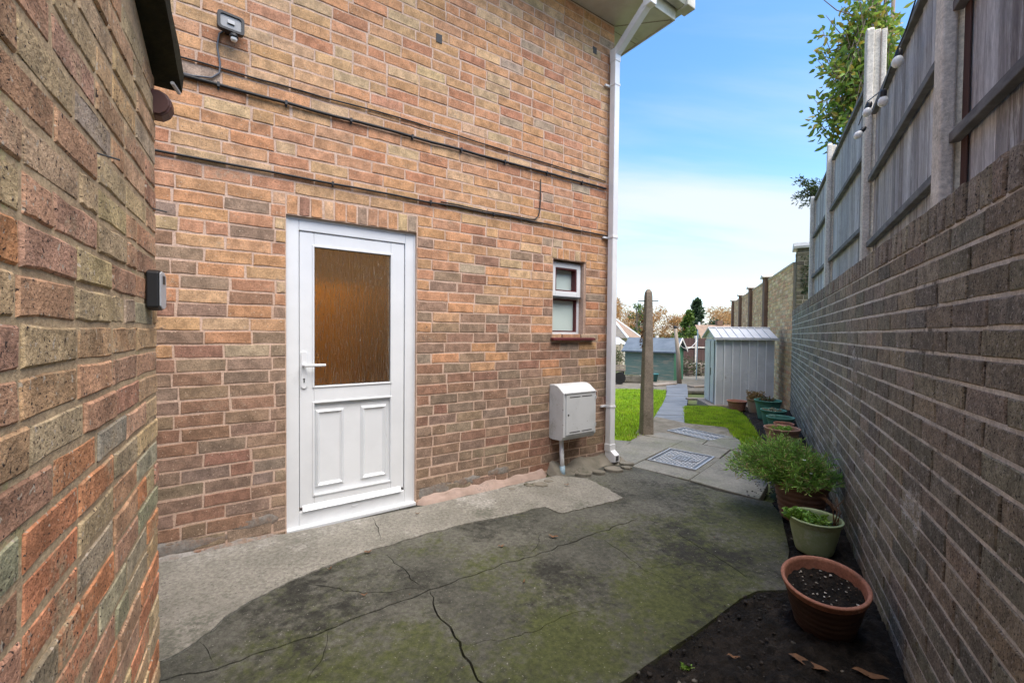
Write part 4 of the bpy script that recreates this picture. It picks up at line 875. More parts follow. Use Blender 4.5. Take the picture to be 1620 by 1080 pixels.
for k in range(5):
    s = .22+k*2.55 if k else .22
    if k == 0: continue
    mb = MB(); mb.box(FW, -s-.15, -s+.15, -.075, .28, -1.0, PT+.02); p_ = mb.build('pillar', M_pilr, pw, bevel=.006)
    MB().prism(F(FW.o, FW.ex), [(-s-.20, PT+.021), (-s+.20, PT+.021), (-s+.20, PT+.05), (-s, PT+.10), (-s-.20, PT+.05)], -.12, .33).build('cap', M_concpost, p_)
# end pillar by the near wall
ep = F(FR.p(-WE-.02, .0, 0), FR.ex)
pil = MB().box(ep, -.33, .0, .055, .47, -.5, 2.72).build('pillar', M_ymort, pw)
epc = pal([(.17, .15, .095), (.21, .18, .115), (.14, .125, .085), (.23, .2, .13)], [2, 2, 2, 2])
epi = F(ep.p(.006, .05, 0), ep.ey)
lay(pw, epi, courses(.0, .42, 1.3, 2.70, [], 61, .3), YB, epc, 0, 15, stuff_name='pillar_bricks')
lay(pw, F(ep.p(0, .049, 0), ep.ex), courses(-.33, .0, -.4, 2.70, [], 62, .3), YB, epc, 0, 15, stuff_name='pillar_bricks')
MB().prism(F(ep.o, ep.ex), [(-.38, 2.721), (.05, 2.721), (.05, 2.76), (-.16, 2.85), (-.38, 2.76)], .0, .52).build('cap', M_gutter, pil)

# ------------------------------------------------------------------ pots
def pot(x, y, r, h, m, label, prof='ribbed', soil=True, rb=.68, tilt=None, group=None, ms=M_soil, zo=0, soil_d=.03, m2=None):
    z = soil_h(x, y)+.005+zo; t = thing('plant_pot', (x, y, z), label, 'plant pot', group); b = r*rb
    pr_ = [(0, 0), (b*.96, 0), (b, .006)]; n = 22; lip = h*.17
    for i in range(1, n):
        f = i/n; rr = b+(r*.93-b)*(f**.85); zz_ = .006+(h-lip-.006)*f
        if prof == 'ribbed': rr += .0035*math.sin(f*math.pi*12)
        pr_.append((rr, zz_))
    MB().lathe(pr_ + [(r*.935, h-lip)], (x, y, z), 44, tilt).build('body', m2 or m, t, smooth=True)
    pr_ = [(r*.935, h-lip), (r*.985, h-lip*.8), (r*.985, h-lip*.35), (r*1.02, h-lip*.3), (r*1.035, h-lip*.1), (r*1.02, h), (r*.95, h), (r*.925, h-.012), (r*.91, h-lip), (r*.86, h-soil_d-lip*.5-.01)]
    MB().lathe(pr_, (x, y, z), 44, tilt).build('rim', m, t, smooth=True)
    if soil:
        V = [(0, 0)]; mb = MB(); rr = r*.90; T = tilt or Matrix.Identity(3); P = []; nr, na = 9, 36
        for i in range(nr+1):
            for k in range(na):
                q = Vector((rr*i/nr*math.cos(k*2*math.pi/na), rr*i/nr*math.sin(k*2*math.pi/na), 0)); q.z = h-soil_d-lip*.4+.009*mnoise.noise(Vector((q.x*40+x, q.y*40, 1)))+.005*mnoise.noise(Vector((q.x*90+x, q.y*90, 1)))
                P.append(Vector((x, y, z))+T @ q)
        mb.add(P, [(i*na+k, i*na+(k+1) % na, (i+1)*na+(k+1) % na, (i+1)*na+k) for i in range(nr) for k in range(na)]); mb.build('soil', ms, t, smooth=True)
    return t, z+h
tl = Matrix.Rotation(R(-7), 3, 'Y') @ Matrix.Rotation(R(9), 3, 'X')
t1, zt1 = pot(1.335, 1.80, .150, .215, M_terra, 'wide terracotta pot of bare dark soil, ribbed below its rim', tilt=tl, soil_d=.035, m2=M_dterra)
gpts = []
for _ in range(130):
    a = rng.random()*6.28; rr = .125*math.sqrt(rng.random()); q = tl @ Vector((rr*math.cos(a), rr*math.sin(a), .215-.048)); gpts.append((1.335+q.x, 1.80+q.y, soil_h(1.3, 1.8)+.008+q.z))
pebbles('grit', gpts, .002, .006, [(.05, .04, .03), (.09, .06, .04), (.6, .57, .5), (.03, .025, .02)], t1)
t2, zt2 = pot(1.735, 2.43, .132, .195, M_gpot, 'pale green pot with low leafy plant', 'plain')
t3, zt3 = pot(1.945, 2.86, .165, .26, M_brownpot, 'large brown ribbed pot holding the feathery bush')
t4, zt4 = pot(2.30, 3.55, .12, .22, M_whitepot, 'cream-rimmed pot half hidden behind the feathery bush', 'plain')
t5, zt5 = pot(2.86, 4.52, .165, .25, M_terra2, 'faded pinkish terracotta pot with small green seedlings')
t5b, _ = pot(3.12, 4.90, .10, .22, M_terra, 'small terracotta pot tucked behind the faded pink pot', 'plain')
t6, zt6 = pot(3.33, 5.30, .15, .23, M_tpot, 'dark green pot in front of its twin, behind the pink pot', 'plain', soil=True)
t7, zt7 = pot(3.62, 5.92, .155, .24, M_tpot, 'dark green pot holding pale dry stalks, against the near green pot', 'plain')
t8, zt8 = pot(3.98, 6.65, .185, .30, M_tpot, 'tallest dark green pot, next to the tan pot', 'plain')
t9, zt9 = pot(4.22, 7.42, .135, .24, M_tanpot, 'tan pot with dry brown plant in front of the metal shed', 'plain')
t10, zt10 = pot(4.08, 7.75, .165, .17, M_terra, 'shallow orange terracotta bowl in front of the metal shed', 'plain', rb=.75)

# ------------------------------------------------------------------ plants
def leaf_cloud(P, D, L_, Wd, cols, name, m, parent, curl=.25):
    """many leaves: each a four-sided blade folded on its midrib"""
    P = np.asarray(P, float); D = np.asarray(D, float); k = len(P); D /= np.linalg.norm(D, axis=1, keepdims=True)+1e-9
    rv = rng.standard_normal((k, 3)); S = np.cross(D, rv); S /= np.linalg.norm(S, axis=1, keepdims=True)+1e-9; N = np.cross(S, D)
    L_ = np.asarray(L_, float).reshape(-1, 1)*np.ones((k, 1)); Wd = np.asarray(Wd, float).reshape(-1, 1)*np.ones((k, 1)); V = np.empty((k, 6, 3))
    V[:, 0] = P; V[:, 1] = P+D*L_*.38+S*Wd+N*Wd*.35; V[:, 2] = P+D*L_*.75+S*Wd*.62-N*L_*curl*.35; V[:, 3] = P+D*L_-N*L_*curl; V[:, 4] = P+D*L_*.75-S*Wd*.62-N*L_*curl*.35; V[:, 5] = P+D*L_*.38-S*Wd+N*Wd*.35
    b = np.arange(k)[:, None]*6; Q = np.vstack([b+np.array([[0, 1, 2, 3]]), b+np.array([[0, 3, 4, 5]])])
    c = np.array([cols[i] for i in rng.integers(len(cols), size=k)])*(.75+.5*rng.random((k, 1)))
    return np_mesh(name, V.reshape(-1, 3), Q, m, parent, ORI[parent] if parent else (0, 0, 0), np.repeat(c, 6, 0))
def feathery(x, y, z, rx, hh, n, label, cols, lean=(0, 0)):
    t = thing('feathery_bush', (x, y, z), label, 'plant'); P = []; D = []; mb = MB()
    for i in range(n):
        a = rng.random()*6.283; sp_ = rng.random()**.6; d = Vector((math.cos(a)*sp_*rx*1.15+lean[0], math.sin(a)*sp_*rx*1.15+lean[1], hh*(1.05-.55*sp_**2)*(.7+.4*rng.random())))
        st_ = Vector((x+math.cos(a)*sp_*.06, y+math.sin(a)*sp_*.06, z)); pts = []
        for k in range(7):
            f = k/6; q = st_+d*f+Vector((0, 0, -.06*sp_*f*f))+Vector((rng.normal()*.006, rng.normal()*.006, 0)); pts.append(q)
        mb.tube(pts, [.0022*(1-.6*k/6) for k in range(7)], 4, False)
        for k in range(34):
            f = .15+.85*rng.random(); kk = min(5, int(f*6)); q = pts[kk].lerp(pts[kk+1], f*6-kk); w = Vector((rng.normal(), rng.normal(), rng.normal()*.7)); P.append(q+w*.008); D.append(d.normalized()*.5+w*.6)
    mb.build('stems', MATS['leaf'], t)
    o = t.children[0]; o.data.materials[0] = M_stem
    lf = leaf_cloud(P, D, .018+.030*rng.random(len(P)), .0018+.0022*rng.random(len(P)), cols + [(.34, .30, .12)], 'foliage', M_leaf, t, .15); lf['kind'] = 'stuff'
    return t
M_stem = mat('stem', (.10, .15, .04), (.14, .17, .06), 10, .7)
bcol = [(.17, .34, .055), (.24, .44, .075), (.13, .27, .045), (.32, .52, .095), (.20, .37, .08)]
bush = feathery(1.92, 2.90, zt3-.05, .27, .31, 330, 'dense feathery green bush in the large brown pot', bcol, (-.05, .05))
for k in range(9):
    a = rng.random()*6.28; q = Vector((1.90+.24*math.cos(a)*rng.random(), 2.86+.2*math.sin(a), zt3+.05+.16*rng.random())); f_ = MB()
    for j in range(5):
        b = j*1.2566; f_.add([q, q+Vector((math.cos(b-.4)*.008, math.sin(b-.4)*.008, .004)), q+Vector((math.cos(b)*.012, math.sin(b)*.012, .003)), q+Vector((math.cos(b+.4)*.008, math.sin(b+.4)*.008, .004))], [(0, 1, 2, 3)])
    f_.build('flower', M_white, bush)
feathery(2.22, 3.46, zt4-.04, .17, .20, 90, 'small feathery green tuft in the cream-rimmed pot', bcol)
def leafy(x, y, z, r, h, n, L_, label, cols, spread=.6, cat='plant', stemm=None, wr=.34):
    t = thing('leafy_plant', (x, y, z), label, cat); mb = MB(); P = []; D = []
    for i in range(n):
        a = rng.random()*6.283; rr = r*rng.random()**.5; top = Vector((x+math.cos(a)*rr, y+math.sin(a)*rr, z+h*(.35+.65*rng.random()))); b = Vector((x+math.cos(a)*rr*.5, y+math.sin(a)*rr*.5, z-.01))
        mb.tube([b, b.lerp(top, .5)+Vector((rng.normal()*.004, rng.normal()*.004, 0)), top], [.0018, .0015, .001], 4, False)
        for k in range(5):
            f = .4+.6*rng.random(); w = Vector((rng.normal(), rng.normal(), rng.normal()*.4+.15)); P.append(b.lerp(top, f)); D.append(w)
    mb.build('stems', stemm or M_stem, t); o = leaf_cloud(P, D, L_*(.6+.7*rng.random(len(P))), L_*wr, cols, 'foliage', M_leaf, t, .3); o['kind'] = 'stuff'; return t
lg = [(.20, .36, .05), (.26, .42, .07), (.15, .30, .05)]
leafy(1.72, 2.44, zt2-.035, .10, .035, 60, .026, 'low pale green leafy plant filling the pale green pot', lg)
leafy(1.64, 2.45, zt2-.03, .05, .075, 26, .03, 'taller leafy sprig leaning over the rim of the pale green pot', [(.17, .34, .05), (.22, .40, .06)])
t_ = thing('dry_stalk', (1.83, 2.40, zt2-.04), 'bare brown dry stalk standing in the pale green pot', 'stalk'); mb = MB()
for k in range(7):
    q = Vector((1.835+rng.normal()*.006, 2.41+rng.normal()*.006, zt2-.04)); mb.tube([q, q+Vector((rng.normal()*.01, rng.normal()*.01, .08)), q+Vector((rng.normal()*.03, rng.normal()*.03, .13+.04*rng.random()))], .0022, 5)
mb.build('stem', M_dead, t_)
leafy(2.90, 4.60, zt5-.05, .10, .045, 40, .03, 'small bright green seedlings in the faded pink pot', [(.26, .44, .06), (.3, .46, .1)])
leafy(3.60, 5.92, zt7-.05, .11, .07, 40, .03, 'pale dry grassy stalks in the dark green pot', [(.34, .3, .2), (.28, .25, .15)], stemm=M_dead)
leafy(4.22, 7.42, zt9-.05, .15, .20, 110, .03, 'dry brown leafy plant in the tan pot', [(.26, .15, .05), (.3, .19, .07), (.2, .16, .05)], stemm=M_dead)
leafy(4.02, 6.75, zt8-.05, .11, .10, 26, .04, 'sparse withered stems in the tallest dark green pot', [(.12, .14, .05), (.14, .09, .05)], stemm=M_dead)
# weeds on the soil, fallen leaves
leafy(.66, 1.58, -.045, .02, .012, 9, .014, 'tiny green weed beside the concrete edge', lg)
def dead_leaf(x, y, z, L_, a, label, grp=None):
    mb = MB(); c, s = math.cos(a), math.sin(a); P = []; n = 6
    for i in range(n+1):
        f = i/n; w = L_*.15*max(0., math.sin(math.pi*f**.8))**.9; zz_ = .004+.25*L_*(f-.5)**2+.004*math.sin(f*9)
        for q in (-1, 0, 1): lx = L_*(f-.5); ly = w*q; P.append((x+lx*c-ly*s, y+lx*s+ly*c, z+zz_+(abs(q)*w*.35)))
    mb.add(P, [(i*3+j, i*3+j+1, (i+1)*3+j+1, (i+1)*3+j) for i in range(n) for j in range(2)])
    o = mb.build('dead_leaf', M_dead, origin=(x, y, z)); o['label'] = label; o['category'] = 'leaf'
    if grp: o['group'] = grp
    return o
dead_leaf(1.115, 1.575, -.022, .13, -.75, 'long curled brown leaf on the soil in front of the terracotta pot')
dead_leaf(1.30, 1.52, -.018, .11, -.5, 'dark brown leaf on the soil close to the garden wall')
dead_leaf(.86, 1.62, -.03, .05, -.3, 'small pale brown leaf lying on the dark soil')
for x, y, a, L_ in ((.26, 2.57, 2.8, .065), (-.05, 2.45, .4, .045), (.07, 2.10, 1.3, .03), (-.79, 2.37, .5, .05), (-.93, 2.20, 1.5, .03), (-.68, 1.98, .3, .035), (-1.08, 2.55, .8, .02)):
    dead_leaf(x, y, -.026, L_, a, 'small brown leaf fallen on the concrete by the house', 'fallen leaves on the concrete')
for x, y, a, L_ in ((.45, 3.42, .3, .05), (-.62, 2.85, .4, .04)): dead_leaf(x, y, -.012, L_, a, 'brown leaf caught against the foot of the house wall', 'leaves at the foot of the wall')

for x, y in ((2.95, 6.4), (3.05, 6.05), (3.3, 6.9), (2.85, 5.5), (3.15, 6.55), (3.5, 7.3), (2.98, 6.9), (3.35, 7.6)):
    dead_leaf(x, y, gz(x, y)+.03, .05, rng.random()*6, 'small dark leaf lying on the lawn beside the path', 'fallen leaves on the lawn')
# trees behind the fence
def branch_tree(name, base, top, r0, crown_c, crown_r, nl, leafL, cols, label, cat='tree', seed=1, droop=.3, wr=.2, nb=60):
    rr = np.random.default_rng(seed); t = thing(name, base, label, cat); b = Vector(base); tp = Vector(top); mb = MB()
    pts = [b.lerp(tp, f/6)+Vector((rr.normal()*.03, rr.normal()*.03, 0)) for f in range(7)]; mb.tube(pts, [r0*(1-.75*f/6) for f in range(7)], 8); P = []; D = []
    for i in range(nb):
        c = Vector((rr.normal(), rr.normal(), rr.normal())); c = c.normalized()*rr.random()**.4
        e = Vector(crown_c)+Vector((c.x*crown_r[0], c.y*crown_r[1], c.z*crown_r[2])); f = .3+.65*rr.random(); k = min(5, int(f*6)); s = pts[k].lerp(pts[k+1], f*6-k)
        m = s.lerp(e, .5)+Vector((0, 0, .12*(e-s).length)); br = [s, s.lerp(m, .6), m, m.lerp(e, .6)-Vector((0, 0, .02)), e]; mb.tube(br, [.016, .012, .009, .006, .003], 5, False)
        for _ in range(max(1, nl//nb)):
            g = .3+.7*rr.random(); kk = min(3, int(g*4)); q = br[kk].lerp(br[kk+1], g*4-kk); w = Vector((rr.normal(), rr.normal(), rr.normal())); P.append(q+w*.05*leafL/.1); D.append((e-s).normalized()*.6+w*.7+Vector((0, 0, -droop)))
    mb.build('trunk', M_bark, t, smooth=True); o = leaf_cloud(P, D, leafL*(.6+.6*rr.random(len(P))), leafL*wr, cols, 'crown', M_leaf, t, .25); return t
tcols = [(.14, .25, .04), (.19, .32, .045), (.12, .21, .04), (.25, .34, .06), (.29, .34, .07), (.38, .30, .06), (.2, .3, .05)]
branch_tree('broadleaf_tree', (5.75, 6.75, .6), (5.70, 6.7, 7.2), .055, (5.2, 6.6, 5.15), (.72, .5, 1.25), 4600, .115, tcols, 'leafy tree with green and yellowing leaves overhanging the timber fence', seed=4, droop=.35, wr=.23, nb=150)
t_ = bpy.data.objects['broadleaf_tree']
mb = MB(); mb.tube([(5.95, 6.95, .6), (5.9, 6.9, 4), (6.0, 6.9, 7.4)], [.05, .04, .02], 8); mb.build('trunk', M_bark, t_, smooth=True)
mb = MB(); mb.tube([(5.6, 6.7, 5.8), (5.1, 6.55, 6.0), (4.75, 6.45, 6.0), (4.45, 6.35, 6.1), (4.2, 6.3, 6.22)], [.012, .009, .007, .005, .003], 6); mb.build('bare_twig', M_bark, t_)
ctree = thing('conifer_shrub', (5.35, 7.75, 1.0), 'wispy dark green shrub sprays reaching past the fence end', 'shrub'); mb = MB(); P = []; D = []
for i in range(34):
    s = Vector((5.45+rng.random()*.15, 7.7, 3.55+.3*rng.random())); e = Vector((4.88+.45*rng.random()**.8, 7.5+.2*rng.random(), 3.42+.55*rng.random())); mb.tube([s, s.lerp(e, .5)+Vector((0, 0, .04)), e], [.004, .003, .0015], 4, False)
    for k in range(34):
        f = rng.random()**.8; w = Vector((rng.normal(), rng.normal(), rng.normal())); P.append(s.lerp(e, f)+Vector((0, 0, .04*math.sin(math.pi*f)))+w*.012); D.append((e-s).normalized()+w*.5)
mb.tube([(5.6, 7.9, .9), (5.55, 7.75, 3.6)], [.04, .02], 6); mb.build('stems', M_bark, ctree); leaf_cloud(P, D, .05, .009, [(.05, .09, .03), (.07, .12, .035), (.10, .14, .04)], 'crown', M_leaf, ctree)
ivy = thing('ivy', FW.p(.3, .0, 2.0), 'trailing ivy hanging on the near brick pillar', 'ivy'); P = []; D = []
for i in range(240):
    f = rng.random(); q = ep.p(.012, .12+.33*rng.random()*(.4+f), 1.95+.65*f); P.append(q); D.append(Vector((rng.normal(), rng.normal(), -.6+rng.normal()*.5)))
leaf_cloud(P, D, .045, .014, [(.05, .08, .03), (.07, .11, .04)], 'foliage', M_leaf, ivy)

# ------------------------------------------------------------------ posts, sheds, things at the end of the garden
def g(x, y): return gz(x, y)
cp = thing('clothes_post', (1.695, 5.37, g(1.695, 5.37)), 'tapered rough concrete clothes post with iron pin at the lawn edge', 'post')
fr = F((1.695, 5.37, g(1.695, 5.37)), (1, .1, 0)); mb = MB(); zs = [(-.1, .070), (0, .069), (.6, .061), (1.2, .050), (1.72, .040), (1.77, .035), (1.80, .022), (1.81, .010)]
P = []
for z, w in zs: P += [fr.p(-w, -w, z), fr.p(w, -w, z), fr.p(w, w, z), fr.p(-w, w, z)]
mb.add(P, [(i*4+k, i*4+(k+1) % 4, (i+1)*4+(k+1) % 4, (i+1)*4+k) for i in range(len(zs)-1) for k in range(4)] + [tuple(range(len(P)-4, len(P)))]); mb.build('shaft', M_cpost2, cp, bevel=.012)
mb = MB(); mb.tube([fr.p(-.13, 0, 1.66), fr.p(.13, 0, 1.665)], .006, 6); mb.build('pin', M_black, cp)
mb = MB()
P = []; D = []
for i in range(26): P.append(fr.p(-.075-.03*rng.random(), -.06, 1.1+.42*rng.random())); D.append(Vector((rng.normal()*.5-.5, rng.normal(), -.8)))
leaf_cloud(P, D, .05, .012, [(.18, .10, .05), (.12, .08, .05)], 'withered_vine', M_leaf, cp)
wpz = g(5.85, 15.2)
wp_ = thing('wooden_post', (5.85, 15.2, wpz), 'slim weathered wooden post at the far end of the path', 'post')
MB().tube([(5.95, 15.2, wpz-.1), (5.88, 15.2, wpz+1), (5.77, 15.2, wpz+1.95)], [.085, .072, .055], 10).build('shaft', M_wood, wp_, smooth=True)
MB().lathe([(.058, 0), (.06, .05), (.04, .09), (0, .10)], (5.77, 15.2, wpz+1.94), 12).build('cap', M_black, wp_)
# metal shed
ca = R(-9); FM = F((4.0, 8.42, g(4.4, 8.4)+.03), (math.cos(ca), math.sin(ca), 0)); ms = thing('metal_shed', (4.5, 8.6, g(4.4, 8.4)), 'pale blue-grey ribbed metal shed against the boundary wall', 'shed'); SW, SD, SH = 1.05, .72, 1.30
MB().box(FM, .01, SW-.01, .012, SD-.01, .0, SH-.01).build('inner_wall', M_metal, ms)
n = 7
for k in range(n):
    a, b = SW*k/n, SW*(k+1)/n; mb = MB(); mb.prism(F(FM.o, FM.ex), [(a+.012, .0), (b-.012, .0), (b-.012, SH), (a+.012, SH)], .004, .011); mb.build('panel', M_metal, ms); MB().box(FM, a-.004, a+.014, -.014, .0035, 0, SH).build('rib', M_metall, ms)
MB().box(FM, SW-.012, SW+.004, -.010, .011, 0, SH).build('corner_post', M_metal, ms)
MB().box(FM, -.012, -.001, .10, SD*.42, .02, SH-.05).build('door', M_metal, ms); MB().box(FM, -.012, -.001, SD*.50, SD-.02, .02, SH-.05).build('door', M_metal, ms)
MB().box(FM, -.02, -.012, SD*.38, SD*.41, .55, .70).build('door_handle', M_black, ms)
MB().box(FM, SW-.009, SW-.001, .02, SD, .0, SH).build('panel', M_metald, ms)
rh = .19
for k in range(8):
    a, b = -.05+(SW+.10)*k/8, -.05+(SW+.10)*(k+1)/8; mb = MB()
    for y0, z0, y1, z1 in ((-.07, SH-.005, SD/2, SH+rh), (SD+.07, SH-.005, SD/2, SH+rh)):
        P = [FM.p(a+.008, y0, z0), FM.p(b-.008, y0, z0), FM.p(b-.008, y1, z1), FM.p(a+.008, y1, z1)]; mb.add(P+[q+Vector((0, 0, .012)) for q in P], [(0, 1, 2, 3), (4, 5, 6, 7), (0, 1, 5, 4), (1, 2, 6, 5), (2, 3, 7, 6), (3, 0, 4, 7)])
        P = [FM.p(a-.008, y0, z0), FM.p(a+.0075, y0, z0), FM.p(a+.0075, y1, z1), FM.p(a-.008, y1, z1)]; mb.add(P+[q+Vector((0, 0, .03)) for q in P], [(0, 1, 2, 3), (4, 5, 6, 7), (0, 1, 5, 4), (1, 2, 6, 5), (2, 3, 7, 6), (3, 0, 4, 7)])
    mb.build('roof_panel', M_metal, ms)
MB().box(FM, -.055, SW+.055, -.082, -.071, SH-.03, SH+.015).build('eaves_trim', M_metal, ms); MB().tube([FM.p(-.06, SD/2, SH+rh+.02), FM.p(SW+.06, SD/2, SH+rh+.02)], .018, 8).build('ridge', M_metal, ms)
for x in (-.003, SW+.003):
    MB().add([FM.p(x, 0, SH), FM.p(x, SD, SH), FM.p(x, SD/2, SH+rh)], [(0, 1, 2)]).build('gable', M_metald if x > 0 else M_metal, ms)
MB().box(FM, -.15, SW+.1, -.12, SD, -.12, -.002).build('base', M_wood, ms)
# green timber shed
A_ = Vector((6.42, 17.0, 0)); B_ = Vector((4.80, 18.2, 0)); FS = F((B_.x, B_.y, g(5.5, 17.5)), A_-B_); LS = (A_-B_).length; DS = 1.35; HS = 1.24
gs = thing('wooden_shed', FS.p(LS/2, DS/2, 0), 'faded green wooden shed with grey felt roof at the end of the garden', 'shed')
mb = MB()
for k in range(12):
    z = HS*k/12; P = [FS.p(0, -.018, z), FS.p(LS, -.018, z), FS.p(LS, -.002, z+HS/12), FS.p(0, -.002, z+HS/12), FS.p(0, 0, z), FS.p(LS, 0, z)]; mb.add(P, [(0, 1, 2, 3), (0, 1, 5, 4)])
mb.build('cladding', M_gshed, gs); MB().box(FS, 0, LS, .001, DS, -.1, HS).build('body', M_gshed2, gs)
rs = .42; MB().add([FS.p(LS+.004, 0, HS), FS.p(LS+.004, DS, HS), FS.p(LS+.004, DS/2, HS+rs)], [(0, 1, 2)]).build('gable', M_gshed2, gs); MB().add([FS.p(-.004, 0, HS), FS.p(-.004, DS, HS), FS.p(-.004, DS/2, HS+rs)], [(0, 1, 2)]).build('gable', M_gshed2, gs)
mb = MB()
for y0, y1 in ((-.14, DS/2), (DS+.14, DS/2)):
    V = []; n = 12
    for i in range(n+1):
        x = -.12+(LS+.24)*i/n
        for f in (0, .5, 1): V.append(FS.p(x, y0+(y1-y0)*f, HS-.10+(rs+.13)*f+.015*mnoise.noise(Vector((x*3, f*4, y0)))))
    mb.add(V, [(i*3+j, i*3+j+1, (i+1)*3+j+1, (i+1)*3+j) for i in range(n) for j in range(2)])
mb.build('felt_roof', M_rfelt, gs)
MB().box(FS, -.12, LS+.12, -.155, -.14, HS-.14, HS-.09).build('eaves_board', M_rfelt, gs)
for y0, y1 in ((-.14, DS/2), (DS+.14, DS/2)):
    P = [FS.p(LS+.125, y0, HS-.15), FS.p(LS+.125, y1, HS+rs-.04), FS.p(LS+.125, y1, HS+rs+.05), FS.p(LS+.125, y0, HS-.05)]; MB().add(P+[q+FS.ex*.02 for q in P], [(0, 1, 2, 3), (4, 5, 6, 7), (0, 1, 5, 4), (1, 2, 6, 5), (2, 3, 7, 6), (3, 0, 4, 7)]).build('bargeboard', M_white, gs)
# back fence: dark boards between concrete posts with rails
bf = thing('back_fence', (9.6, 22.5, g(9, 22)), 'dark brown board fence with pale rails beyond the sheds', 'fence')
FB = F((7.6, 22.3, g(9, 22)), (1, .12, 0))
for k in range(28): MB().box(FB, k*.15, k*.15+.142, 0, .02+.004*(k % 2), .55, 1.86+.01*(k % 3)).build('board', M_dfence, bf)
for z in (.50, 1.36): MB().box(FB, -.1, 4.3, -.05, -.005, z, z+.06).build('rail', M_concpost, bf)
for x in (-.15, 2.0, 4.25): MB().box(FB, x, x+.12, -.07, .08, -.3, 2.0).build('post', M_concpost, bf)
MB().box(FB, -.1, 4.3, 0, .03, -.3, .495).build('gravel_board', M_dfence, bf)
pfn = thing('pale_fence', (4.3, 24, g(4, 24)), 'pale sunlit timber fence behind the green shed', 'fence'); FPf = F((2.0, 24, g(4, 24)), (1, 0, 0))
for k in range(28): MB().box(FPf, k*.15, k*.15+.143, 0, .02, .2, 1.55).build('board', M_bfence, pfn)
for k in range(4): MB().box(FPf, k*1.35, k*1.35+.1, -.06, .08, -.2, 1.65).build('post', M_bfence, pfn)
prop = thing('clothes_prop', (7.55, 17.6, g(7.5, 17)), 'thin pale blue metal pole standing between the sheds', 'pole')
MB().tube([(7.57, 17.6, g(7.5, 17)-.05), (7.6, 17.6, 1.4)], .022, 8).build('pole', M_bluep, prop)
ln = thing('washing_line', (6.6, 16.4, .3), 'sagging white washing line between wooden post and pale pole', 'washing line'); V = []
for i in range(13): f = i/12; V.append(Vector((5.78, 15.2, 1.0)).lerp(Vector((7.59, 17.6, .95)), f)-Vector((0, 0, .55*math.sin(math.pi*f)*.6)))
MB().tube(V, .010, 5).build('line', M_white, ln)
def bucket(x, y, r, h, m, label, name='bucket', cat='bucket'):
    t = thing(name, (x, y, g(x, y)), label, cat); MB().lathe([(0, 0), (r*.75, 0), (r, h), (r*1.06, h), (r*1.06, h+.02), (r*.95, h), (r*.72, .03), (0, .03)], (x, y, g(x, y)), 24).build('shell', m, t, smooth=True)
    mb = MB(); mb.tube([Vector((x+r*math.cos(a), y, g(x, y)+h+r*.5*math.sin(a))) for a in [math.pi*k/8 for k in range(9)]], .006, 5); mb.build('handle', m, t); return t
bucket(5.33, 16.2, .20, .27, M_teal, 'teal plastic tub beside the green shed')
# rough ground, planks, low trough and cart by the green shed
rg = MB().slab([(4.4, 12.15), (6.1, 12.0), (8.5, 13.5), (10, 22), (3, 22), (1, 13)], lambda x, y: g(x, y)-.08, lambda x, y: g(x, y)-.012).build('rough_ground', M_haun); rg['kind'] = 'structure'
def plank(x, y, L_, w, a, label, m=M_wood, z=.03, grp=None):
    fr = F((x, y, g(x, y)+z), (math.cos(a), math.sin(a), 0)); o = MB().box(fr, -L_/2, L_/2, -w/2, w/2, -.02, .02).build('plank', m, origin=(x, y, g(x, y))); o.name = 'plank'; tag(o, label, 'plank', grp); return o
plank(5.0, 14.2, 1.1, .35, .6, 'broad weathered plank lying left of the path end'); plank(6.2, 13.6, 1.3, .3, .35, 'dark board lying across beside the metal shed', M_cpost2); plank(4.12, 9.55, .42, .16, -.1, 'short timber edging board beside the metal shed doors', M_wood, .02)
tr = thing('planting_trough', (4.15, 15.3, g(4, 15)), 'low stone trough of rough grass below the green shed', 'trough'); fr = F((3.7, 15.4, g(4, 15)), (1, -.15, 0)); mb = MB(); ring(mb, F(fr.o, fr.ex), 0, 1, 0, .01, .01, 0, 0.01)
mb = MB(); mb.box(fr, 0, 1.0, 0, .08, 0, .22); mb.box(fr, 0, 1.0, .5, .58, 0, .22); mb.box(fr, 0, .08, .081, .499, 0, .22); mb.box(fr, .92, 1.0, .081, .499, 0, .22); mb.build('walls', M_haun, tr); MB().box(fr, .081, .919, .081, .499, 0, .18).build('soil', M_lawn, tr)
ct = thing('garden_cart', (3.35, 14.5, g(3, 14.5)), 'old wooden garden cart with dark wheels beside the house corner', 'cart'); fr = F((2.85, 14.6, g(3, 14.5)), (1, -.1, 0))
for k in range(3): MB().box(fr, .0, 1.0, 0+k*.16, .15+k*.16, .42, .46).build('slat', M_wood, ct)
for k in range(2): MB().box(fr, .0, 1.0, -.03, -.001, .47+k*.1, .55+k*.1).build('side_board', M_wood, ct)
for x in (.2, .8): MB().lathe([(0, -.03), (.2, -.03), (.21, 0), (.2, .03), (0, .03)], fr.p(x, -.04, .205), 20, Matrix.Rotation(R(90), 3, 'X')).build('wheel', M_black, ct)
for x in (.05, .92): MB().box(fr, x, x+.05, .05, .4, .05, .419).build('leg', M_black, ct)

